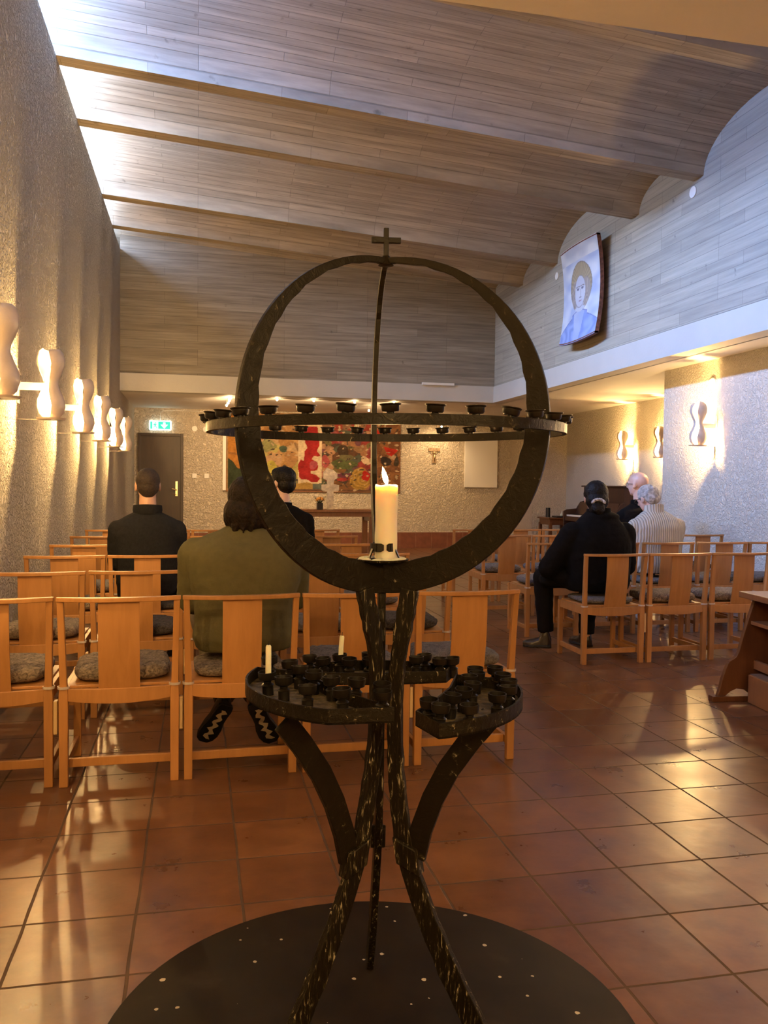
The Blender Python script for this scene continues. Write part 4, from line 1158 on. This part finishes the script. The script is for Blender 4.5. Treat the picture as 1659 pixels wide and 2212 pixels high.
for k in range(14):
    a = k * 2.4; r = .06 * math.sqrt((k + 1) / 14)
    fw.ell((r * math.cos(a), r * math.sin(a), .15 + .05 * (1 - r / .07) + .01 * (k % 3)), (.024, .024, .018), 8, 6)
obj('flowers', fw, M['petal'], parent=vs_, smooth=True)
lf = MB()
for k in range(12):
    a = k * .523; lf.beam((.02 * math.cos(a), .02 * math.sin(a), .11), (.11 * math.cos(a), .11 * math.sin(a), .17 + .05 * (k % 2)), .016, .003, .004, .002)
obj('leaves', lf, M['leaf'], parent=vs_)

pn = thing('upright_piano', 'dark brown upright piano against the wall of the right recess', 'piano', (6.45, 12.60, 0))
obj('upper_case', MB().box(.03, .33, -.70, .70, .62, 1.235), M['piano'], parent=pn, bevel=.004)
obj('lid', MB().box(-.005, .345, -.73, .73, 1.235, 1.262), M['piano'], parent=pn, bevel=.004)
obj('lower_case', MB().box(-.05, .33, -.70, .70, .0, .62), M['piano'], parent=pn, bevel=.004)
obj('key_bed', MB().box(-.32, .03, -.70, .70, .66, .74), M['piano'], parent=pn, bevel=.004)
for s in (-1, 1):
    obj('cheek', MB().prism([(-.34, .62), (.03, .62), (.03, 1.0), (-.03, .98), (-.10, .87), (-.28, .85), (-.34, .82)], s * .70 - .02, s * .70 + .02, 'xz'), M['piano'], parent=pn, bevel=.006)
    obj('leg', MB().box(-.34, -.28, s * .70 - .02, s * .70 + .02, 0, .62), M['piano'], parent=pn, bevel=.003)
ky = MB().box(-.30, -.15, -.66, .66, .74, .765)
ko = obj('keyboard', ky, M['keys'], parent=pn)
bk = MB()
for k in range(52):
    if k % 7 in (0, 1, 3, 4, 5): bk.box(-.24, -.15, -.65 + k * .0252, -.638 + k * .0252, .765, .775)
obj('black_keys', bk, M['black_pl'], parent=ko)
obj('fallboard', MB().prism([(-.15, .74), (-.13, .74), (-.02, .98), (-.04, .985)], -.68, .68, 'xz'), M['piano'], parent=pn)

tb = thing('side_table', 'small reddish wooden side table between the far wall and the piano', 'table', (6.28, 13.95, 0))
obj('table_top', MB().box(-.26, .24, -.26, .26, .665, .69), M['oak_dark'], parent=tb, bevel=.003)
obj('apron', MB().box(-.23, .21, -.23, .23, .56, .665), M['oak_dark'], parent=tb)
for sx in (-.215, .195):
    for sy in (-.22, .22): obj('leg', MB().box(sx - .025, sx + .025, sy - .025, sy + .025, 0, .60), M['oak_dark'], parent=tb)
tag(obj('speaker_cylinder', MB().tube([(6.09, 13.9, .69), (6.09, 13.9, .86)], .04, 20), M['black_pl'], smooth='auto'), 'slim black upright loudspeaker on the small side table', 'speaker')
tag(obj('closed_book', MB().box(6.20, 6.42, 13.75, 13.98, .69, .715), M['black_pl'], bevel=.003), 'thin dark book lying on the small side table', 'book')
tag(obj('tea_light', MB().lathe([(0, 0), (.022, 0), (.022, .03), (.010, .045), (.004, .09), (0, .095)], 12, (6.33, 13.86, .715)), M['wax'], smooth=True), 'little pale candle lamp on the dark book', 'candle')
# ================================================================== PEOPLE
def rot_zx(yaw=0, pitch=0, roll=0):
    return Matrix.Rotation(rad(yaw), 3, 'Z') @ Matrix.Rotation(rad(pitch), 3, 'X') @ Matrix.Rotation(rad(roll), 3, 'Y')
def torso(m, rings, grow=0.0, seg=28):
    rr = []
    for (z, hx, hy, ox, oy) in rings:
        ring = []
        for j in range(seg):
            a = 2 * PI * j / seg; c, s = math.cos(a), math.sin(a)
            ring.append(Vector((ox + (hx + grow) * math.copysign(abs(c) ** .8, c), oy + (hy + grow) * math.copysign(abs(s) ** .85, s), z)))
        rr.append(ring)
    m.loft(rr)
def hand(m, w, d, side, sc=1.0):
    """palm + five separate curled fingers; w wrist point, d unit direction"""
    w, d = Vector(w), Vector(d).normalized()
    up = Vector((0, 0, 1)); sd = d.cross(up).normalized() * side; up = sd.cross(d).normalized() * side
    up = up if up.z > 0 else -up
    pc_ = w + d * .045 * sc
    m.tube([w - d * .02, w + d * .02, w + d * .06, w + d * .085], [(.024, .018), (.034, .016), (.040, .014), (.036, .012)], 14, round_ends=True)
    for k, (o, L) in enumerate(((-.033, .060), (-.011, .072), (.011, .068), (.033, .054))):
        b = w + d * .08 + sd * o
        m.tube([b - d * .01, b + d * L * .45 - up * .004, b + d * L * .8 - up * .020, b + d * L * .9 - up * .040], [.0085, .0080, .0075, .0062], 8, round_ends=True)
    b = w + d * .025 - sd * .032
    m.tube([b, b + d * .025 - sd * .022, b + d * .055 - sd * .028 - up * .008], [.011, .0095, .008], 8, round_ends=True)
def head(m, hc, Rr, s=1.0):
    def P(x, y, z): return Vector(hc) + Rr @ (Vector((x, y, z)) * s)
    def E(x, y, z, a, b, c): m.ell(P(x, y, z), (a * s, b * s, c * s), 20, 14, Rr)
    E(0, -.012, .030, .076, .096, .086)
    E(0, .022, -.022, .064, .070, .088)
    E(0, .052, -.082, .030, .030, .026)
    E(0, .030, -.070, .052, .050, .036)
    for sx in (-1, 1):
        E(sx * .077, -.004, -.008, .010, .020, .033)
        E(sx * .079, .004, -.028, .008, .012, .014)
        E(sx * .034, .066, .004, .020, .016, .016)
        E(sx * .030, .078, .026, .024, .012, .008)
    m.tube([P(0, .084, .022), P(0, .098, -.004), P(0, .108, -.018), P(0, .092, -.028)], [.009 * s, .012 * s, .014 * s, .010 * s], 10, round_ends=True)
    m.tube([P(-.022, .078, -.050), P(0, .089, -.048), P(.022, .078, -.050)], [.006 * s, .008 * s, .006 * s], 8, round_ends=True)
    m.tube([P(-.020, .076, -.060), P(0, .086, -.060), P(.020, .076, -.060)], [.006 * s, .008 * s, .006 * s], 8, round_ends=True)
def shoe(parent, heel, toe, nrm, mat, mats_sole, high=False, pattern=False, L=None):
    """heel, toe on the sole plane; nrm points from sole up into the shoe"""
    heel, toe, n = Vector(heel), Vector(toe), Vector(nrm)
    d = (toe - heel); L = d.length; d.normalize(); n = (n - d * n.dot(d)).normalized(); w = d.cross(n)
    prof = [(0, .022, .055), (.04, .030, .075), (.15, .034, .085 if not high else .16), (.30, .032, .080 if not high else .15), (.45, .033, .062), (.62, .043, .050), (.80, .044, .042), (.93, .034, .034), (1.0, .016, .022)]
    m = MB(); rings = []
    for s, hw, h in prof:
        c = heel + d * (L * s); ring = []
        for j in range(13):
            a = PI * j / 12; ring.append(c + w * (hw * math.cos(a)) + n * (.014 + h * math.sin(a) ** .7 - (.014 if j in (0, 12) else 0)))
        rings.append(ring)
    m.loft(rings)
    sh = obj('shoe', m, mat, parent=parent, smooth='auto')
    so = MB(); rings = []
    for s, hw, h in prof:
        c = heel + d * (L * s); k = hw + .005
        rings.append([c + w * k, c + w * k + n * .018, c - w * k + n * .018, c - w * k])
    so.loft(rings); obj('sole', so, mats_sole, parent=sh, bevel=.003)
    if pattern:
        pa = MB(); rings = []
        for k, s in enumerate(lin(.14, .90, 14)):
            c = heel + d * (L * s) - n * .0015 + w * (.011 * math.sin(k * 1.9))
            kk = .009 + .005 * (k % 2)
            rings.append([c + w * kk, c + w * kk + n * .003, c - w * kk + n * .003, c - w * kk])
        pa.loft(rings); obj('sole_pattern', pa, M['sole_pat'], parent=sh)
    return sh
def person(label, loc, rz, rings, neck, hd, arms, legs, mats, hair, collar=None, group=None, sleeve=(.062, .052, .040), thigh=(.090, .070, .050), topvox=.011, coat=None, headsc=1.0):
    t = thing('person', label, 'person', loc, rad(rz))
    skin, top, pants, hairm = mats
    # --- continuous body
    m = MB(); torso(m, rings, -.020)
    hc, hr = hd; Rr = rot_zx(*hr)
    m.tube([Vector(neck), Vector(hc) + Rr @ Vector((0, -.01, -.05))], [.060, .054], 16, round_ends=True)
    head(m, hc, Rr, headsc)
    for sd, (S, E_, Wp, hdv) in zip((-1, 1), arms):
        m.tube([S, E_], [.046, .038], 12, round_ends=True); m.tube([E_, Wp], [.038, .025], 12, round_ends=True)
        hand(m, Wp, hdv, sd)
    for (Hh, K, A) in legs:
        m.tube([Hh, K], [.075, .052], 12, round_ends=True); m.tube([K, (Vector(K) + Vector(A)) / 2, A], [.052, .048, .032], 12, round_ends=True)
    me = remeshed(m, .0075, 3)
    obj('body', me, skin, parent=t, smooth=True)
    ey = MB()
    for sx in (-1, 1): ey.ell(Vector(hc) + Rr @ (Vector((sx * .032, .078, .006)) * headsc), (.010, .008, .007), 10, 8, Rr)
    obj('eyes', ey, M['black_pl'], parent=t, smooth=True)
    # --- clothes
    m = MB(); torso(m, rings, 0)
    for (S, E_, Wp, hdv) in arms:
        Sv, Ev, Wv = Vector(S), Vector(E_), Vector(Wp)
        m.tube([Sv, (Sv + Ev) / 2, Ev], [sleeve[0] * 1.08, sleeve[0], sleeve[1] * 1.05], 16, round_ends=True)
        m.tube([Ev, (Ev + Wv) / 2, Wv], [sleeve[1] * 1.05, sleeve[1], sleeve[2]], 16, round_ends=True)
        d_ = (Wv - Ev).normalized()
    if coat: coat(m)
    ph = random.random() * 9
    me = remeshed(m, topvox, 5, disp=lambda c: .0035 * mnoise.noise(Vector((c[0] * 9, c[1] * 9, c[2] * 22 + ph))) + .002 * mnoise.noise(Vector((c[0] * 30, c[1] * 30, c[2] * 40))))
    obj('sweater' if top in (M['navy'], M['olive'], M['cream']) else 'jacket', me, top, parent=t, smooth=True)
    if collar: collar(t)
    m = MB()
    r0 = rings[0]
    torso(m, [(r0[0] - .008, r0[1] * .90, r0[2] * .92, r0[3], r0[4]), (r0[0] + .02, r0[1] * .99, r0[2] * .99, r0[3], r0[4]), (r0[0] + .07, r0[1] * .97, r0[2] * .97, r0[3], r0[4])])
    for (Hh, K, A) in legs:
        m.tube([Hh, K], [thigh[0], thigh[1]], 14, round_ends=True)
        m.tube([K, (Vector(K) * .5 + Vector(A) * .5), A], [thigh[1], thigh[1] * .85, thigh[2]], 14, round_ends=False)
    me = remeshed(m, .013, 4, disp=lambda c: .004 * mnoise.noise(Vector((c[0] * 14, c[1] * 14, c[2] * 26))))
    obj('trousers', me, pants, parent=t, smooth=True)
    if hair: hair(t, Vector(hc), Rr, hairm)
    return t
def hair_blob(parts, vox=.006, amp=.003, fr=60, name='hair', sm=2):
    def f(t, hc, Rr, mat):
        m = MB()
        for p in parts:
            c, r = p[0], p[1]
            m.ell(hc + Rr @ Vector(c), r, 20, 14, Rr)
        me = remeshed(m, vox, sm, disp=lambda c: amp * mnoise.noise(Vector((c[0] * fr, c[1] * fr, c[2] * fr * .35))))
        obj(name, me, mat, parent=t, smooth=True)
    return f
def ring_collar(z0, z1, r0, r1, ox, oy, mat, name='collar', dz=.0, ry=.9, open_=0):
    def f(t):
        m = MB(); rings = []
        for k in range(29):
            a = 2 * PI * k / 28
            c, s = math.cos(a), math.sin(a)
            lift = dz * (-s)
            rings.append([Vector((ox + r * c, oy + r * ry * s, z + lift)) for r, z in ((r0, z0), (r1 + .003, (z0 + z1) / 2), (r1, z1), (r1 - .008, z1 - .002), (r0 - .012, z0))])
        m.loft(rings, cap=False)
        obj(name, m, mat, parent=t, smooth='auto')
    return f

# 1 -- man with short hair, dark sweater (third row, left block)
person('person with short brown hair in a dark sweater, seated before the brown door', (-.325, 5.85, 0), 0,
       [(.495, .180, .13, 0, 0), (.54, .195, .135, 0, .005), (.66, .190, .125, 0, 0), (.80, .205, .128, 0, -.005), (.90, .225, .125, 0, -.01), (.965, .215, .115, 0, -.01), (1.005, .170, .095, 0, -.005), (1.035, .105, .075, 0, 0), (1.06, .066, .060, 0, 0)],
       (0, -.012, 1.03), ((0, .012, 1.222), (6, 2)),
       [((-.190, -.01, .925), (-.215, .07, .70), (-.09, .30, .60), (.5, 1, -.1)), ((.190, -.01, .925), (.215, .07, .70), (.09, .30, .60), (-.5, 1, -.1))],
       [((-.10, .04, .575), (-.17, .36, .57), (-.15, .36, .09)), ((.10, .04, .575), (.15, .36, .57), (.14, .36, .09))],
       (M['skin'], M['navy'], M['trouser'], M['hair_brown']),
       hair_blob([((0, -.018, .034), (.0795, .096, .086)), ((0, -.040, -.005), (.073, .070, .070)), ((0, -.055, -.035), (.055, .042, .045))], .006, .0012, 90),
       ring_collar(1.025, 1.088, .090, .094, 0, -.004, M['navy'], dz=.010))
# shoes for him
pp = [o for o in bpy.data.objects if o.name == 'person'][0]
for sx in (-1, 1): shoe(pp, (sx * .15, .30, .002), (sx * .17, .57, .002), (0, 0, 1), M['black_pl'], M['sole'])

# 2 -- broad person in olive sweater (nearest row)
def wild(t, hc, Rr, mat):
    m = MB()
    m.ell(hc + Vector((0, -.010, .032)), (.093, .104, .094), 22, 16)
    m.ell(hc + Vector((-.012, -.035, -.045)), (.100, .085, .085), 22, 16)
    m.ell(hc + Vector((.0, -.030, -.085)), (.088, .075, .055), 22, 16)
    rnd = random.Random(4)
    for k in range(46):
        a = rad(rnd.uniform(165, 375)); r = rnd.uniform(.072, .098)
        x, y = r * math.cos(a), -.02 + .85 * r * math.sin(a)
        z0 = rnd.uniform(-.06, .02); z1 = rnd.uniform(-.150, -.110)
        m.tube([hc + Vector((x * .9, y * .9, z0)), hc + Vector((x * 1.06, y * 1.06, (z0 + z1) / 2)), hc + Vector((x * (1 + rnd.uniform(-.1, .12)), y * 1.0, z1))], [.013, .012, .003], 6, round_ends=True)
    me = remeshed(m, .006, 1, disp=lambda c: .004 * mnoise.noise(Vector((c[0] * 55, c[1] * 55, c[2] * 14))))
    obj('hair', me, mat, parent=t, smooth=True)
    b = MB(); b.ell(hc + Vector((.012, -.062, .050)), (.046, .052, .046), 18, 12)
    obj('bald_patch', b, plain('thin_hair_scalp', (.075, .035, .02), .55, noise=.4, nscale=60), parent=t, smooth=True)
green = person('person with shaggy brown hair in an olive sweater, seated in the nearest row', (.215, 3.885, 0), 0,
       [(.495, .220, .160, 0, .0), (.55, .235, .175, 0, 0), (.63, .225, .165, 0, 0), (.72, .232, .165, 0, -.005), (.82, .255, .165, 0, -.01), (.91, .262, .155, 0, -.015), (.965, .245, .135, 0, -.01), (1.005, .185, .105, 0, 0), (1.035, .110, .08, 0, .005), (1.055, .072, .065, 0, .01)],
       (0, .005, 1.03), ((.012, .015, 1.158), (0, 8)),
       [((-.225, .0, .925), (-.245, .11, .70), (-.10, .32, .62), (.5, 1, -.1)), ((.225, .0, .925), (.245, .11, .70), (.10, .32, .62), (-.5, 1, -.1))],
       [((-.11, .04, .595), (-.18, .41, .575), (-.085, .065, .225)), ((.11, .04, .595), (.145, .41, .575), (.045, .065, .225))],
       (M['skin'], M['olive'], M['khaki'], M['hair_dark']), wild, ring_collar(1.035, 1.062, .080, .070, .0, .008, M['olive'], 'neckband'),
       sleeve=(.070, .060, .046), thigh=(.100, .074, .050))
shoe(green, (-.080, -.085, .245), (-.185, .02, .055), (.15, .8, .9), M['black_pl'], M['sole'], pattern=True)
shoe(green, (.040, -.085, .245), (.132, .0, .040), (-.15, .8, .9), M['black_pl'], M['sole'], pattern=True)

# 3 -- man in dark suit (fourth row, left block)
def suit_collar(t):
    ring_collar(1.065, 1.105, .070, .062, 0, .0, M['shirt'], 'shirt_collar')(t)
    ring_collar(1.050, 1.088, .088, .074, 0, -.004, M['suit'], 'jacket_collar', dz=.008)(t)
suit = person('person with black hair in a dark suit, face turned left, facing the altar', (.675, 6.78, 0), 0,
       [(.495, .180, .13, 0, 0), (.54, .190, .13, 0, 0), (.68, .185, .12, 0, 0), (.82, .205, .125, 0, -.005), (.94, .220, .12, 0, -.01), (1.01, .195, .10, 0, -.01), (1.05, .125, .08, 0, -.005), (1.075, .066, .060, 0, 0)],
       (0, -.01, 1.04), ((-.005, .012, 1.253), (42, 4)),
       [((-.190, -.01, .945), (-.220, .07, .70), (-.09, .30, .60), (.5, 1, -.1)), ((.190, -.01, .945), (.220, .07, .70), (.09, .30, .60), (-.5, 1, -.1))],
       [((-.10, .04, .575), (-.14, .36, .57), (-.13, .36, .09)), ((.10, .04, .575), (.14, .36, .57), (.13, .36, .09))],
       (M['skin_pale'], M['suit'], M['trouser'], M['hair_black']),
       hair_blob([((0, -.020, .045), (.090, .105, .088)), ((.0, -.050, -.01), (.080, .072, .078)), ((0, .03, .075), (.070, .070, .045))], .006, .004, 50), suit_collar)
for sx in (-1, 1): shoe(suit, (sx * .13, .30, .002), (sx * .15, .57, .002), (0, 0, 1), M['black_pl'], M['sole'])

# 4 -- woman in black coat (nearest row, right block)
def bun(t, hc, Rr, mat):
    m = MB()
    for c, r in (((0, -.016, .030), (.090, .106, .096)), ((0, -.05, -.035), (.084, .074, .075)), ((-.006, -.088, -.098), (.050, .036, .050)), ((0, -.05, -.10), (.066, .050, .050))):
        m.ell(hc + Rr @ Vector(c), r, 20, 14, Rr)
    me = remeshed(m, .006, 2, disp=lambda c: .003 * mnoise.noise(Vector((c[0] * 60, c[1] * 60, c[2] * 30))))
    obj('hair', me, mat, parent=t, smooth=True)
    s = MB(); pts = []; rr = []
    for k in range(17):
        a = rad(20 + 140 * k / 16)
        pts.append(hc + Rr @ Vector((-.010 + .046 * math.cos(a), -.130 + .004 * math.sin(a), -.078 + .036 * math.sin(a)))); rr.append(.010 + .003 * (k % 2))
    s.tube(pts, rr, 10, round_ends=True)
    obj('scrunchie', s, plain('patterned_scrunchie', (.42, .40, .38), .8, noise=.7, nscale=70), parent=t, smooth=True)
def coat_extra(m):
    m.ell((-.17, .15, .575), (.18, .18, .085), 18, 12)
    m.ell((-.26, .20, .545), (.10, .15, .065), 18, 12)
    m.ell((.02, -.02, 1.03), (.135, .085, .040), 18, 12)
wom = person('person in a bulky black coat with black hair tied in a pale scrunchie', (2.875, 5.655, 0), 0,
       [(.49, .230, .155, 0, .01), (.55, .245, .165, 0, .0), (.62, .240, .160, .0, 0), (.74, .245, .155, .0, -.01), (.86, .240, .150, 0, -.01), (.95, .205, .125, 0, -.005), (1.01, .150, .10, 0, 0), (1.05, .100, .08, 0, .005), (1.075, .075, .07, 0, .01)],
       (0, .0, 1.03), ((-.005, .04, 1.165), (-14, -14)),
       [((-.205, .0, .90), (-.345, .08, .645), (-.13, .32, .60), (.6, 1, -.1)), ((.205, .0, .90), (.265, .08, .66), (.09, .32, .60), (-.5, 1, -.1))],
       [((-.12, .06, .585), (-.27, .36, .545), (-.235, .375, .12)), ((.10, .05, .585), (.12, .38, .56), (.085, .33, .10))],
       (M['skin'], M['black_coat'], M['trouser'], M['hair_black']), bun, ring_collar(1.03, 1.085, .098, .088, 0, .0, M['black_coat'], dz=.01),
       sleeve=(.085, .078, .052), thigh=(.098, .080, .062), coat=coat_extra)
shoe(wom, (-.195, .355, .002), (-.395, .44, .002), (0, 0, 1), M['leather'], M['sole'], high=True)
shoe(wom, (.10, .30, .002), (.07, .56, .002), (0, 0, 1), M['leather'], M['sole'], high=True)

# 5 -- grey-haired person in cream ribbed sweater (second row, right block)
cream = person('person with grey hair and a cream ribbed roll-neck sweater, head bowed', (3.985, 6.73, 0), 0,
       [(.495, .205, .14, 0, 0), (.56, .225, .15, 0, 0), (.68, .220, .145, 0, 0), (.80, .235, .145, 0, -.005), (.90, .235, .14, 0, -.01), (.965, .205, .12, -.005, -.005), (1.01, .140, .09, -.01, .005), (1.04, .085, .07, -.015, .015)],
       (-.015, .02, 1.0), ((-.055, .07, 1.145), (22, -22)),
       [((-.205, .0, .90), (-.245, .10, .68), (-.09, .32, .60), (.5, 1, -.1)), ((.205, .0, .90), (.245, .10, .68), (.09, .32, .60), (-.5, 1, -.1))],
       [((-.10, .04, .575), (-.14, .36, .57), (-.13, .36, .09)), ((.10, .04, .575), (.14, .36, .57), (.13, .36, .09))],
       (M['skin_pale'], M['cream'], M['trouser'], M['hair_grey']),
       hair_blob([((0, -.018, .036), (.088, .102, .086)), ((0, -.055, -.018), (.078, .060, .060)), ((.03, .01, .07), (.055, .07, .04)), ((-.03, -.03, .07), (.05, .06, .045))], .006, .007, 38),
       ring_collar(1.005, 1.085, .098, .084, -.020, .018, M['cream'], 'roll_neck', dz=.014), sleeve=(.068, .060, .046))
for sx in (-1, 1): shoe(cream, (sx * .13, .30, .002), (sx * .15, .57, .002), (0, 0, 1), M['grey'], M['grey'])
gl = MB()
def glasses(t, hc, Rr):
    hc = Vector(hc); g = MB()
    for sx in (-1, 1):
        pts = [hc + Rr @ Vector((sx * .034 + .024 * math.cos(rad(a)), .100, .004 + .018 * math.sin(rad(a)))) for a in range(0, 361, 30)]
        g.tube(pts, .0018, 6, cap=False)
        g.tube([hc + Rr @ Vector(p) for p in ((sx * .058, .098, .008), (sx * .080, .05, .008), (sx * .083, .0, .002), (sx * .083, -.012, -.014))], .0022, 6)
    g.tube([hc + Rr @ Vector((-.012, .102, .008)), hc + Rr @ Vector((.012, .102, .008))], .0018, 6)
    obj('glasses', g, M['black_pl'], parent=t, smooth=True)
glasses(cream, (-.055, .07, 1.145), rot_zx(22, -22))

# 6 -- bald man with glasses (third row, right block)
bald = person('bald person with dark-rimmed glasses and a black jacket beside the piano', (4.40, 7.78, 0), 0,
       [(.495, .180, .13, 0, 0), (.54, .195, .13, 0, 0), (.68, .190, .125, 0, 0), (.82, .215, .13, 0, -.005), (.94, .230, .125, 0, -.01), (1.01, .205, .105, 0, -.01), (1.05, .130, .08, 0, -.005), (1.08, .080, .068, 0, 0)],
       (0, -.01, 1.05), ((-.01, .012, 1.275), (34, -3)),
       [((-.195, -.01, .945), (-.225, .07, .70), (-.09, .30, .60), (.5, 1, -.1)), ((.195, -.01, .945), (.225, .07, .70), (.09, .30, .60), (-.5, 1, -.1))],
       [((-.10, .04, .575), (-.14, .36, .57), (-.13, .36, .09)), ((.10, .04, .575), (.14, .36, .57), (.13, .36, .09))],
       (M['skin_pale'], M['black_coat'], M['trouser'], M['hair_grey']),
       None, ring_collar(1.05, 1.115, .092, .084, 0, -.004, M['black_coat'], dz=.010), headsc=1.06)
glasses(bald, (-.01, .012, 1.275), rot_zx(34, -3))
for sx in (-1, 1): shoe(bald, (sx * .13, .30, .002), (sx * .15, .57, .002), (0, 0, 1), M['black_pl'], M['sole'])
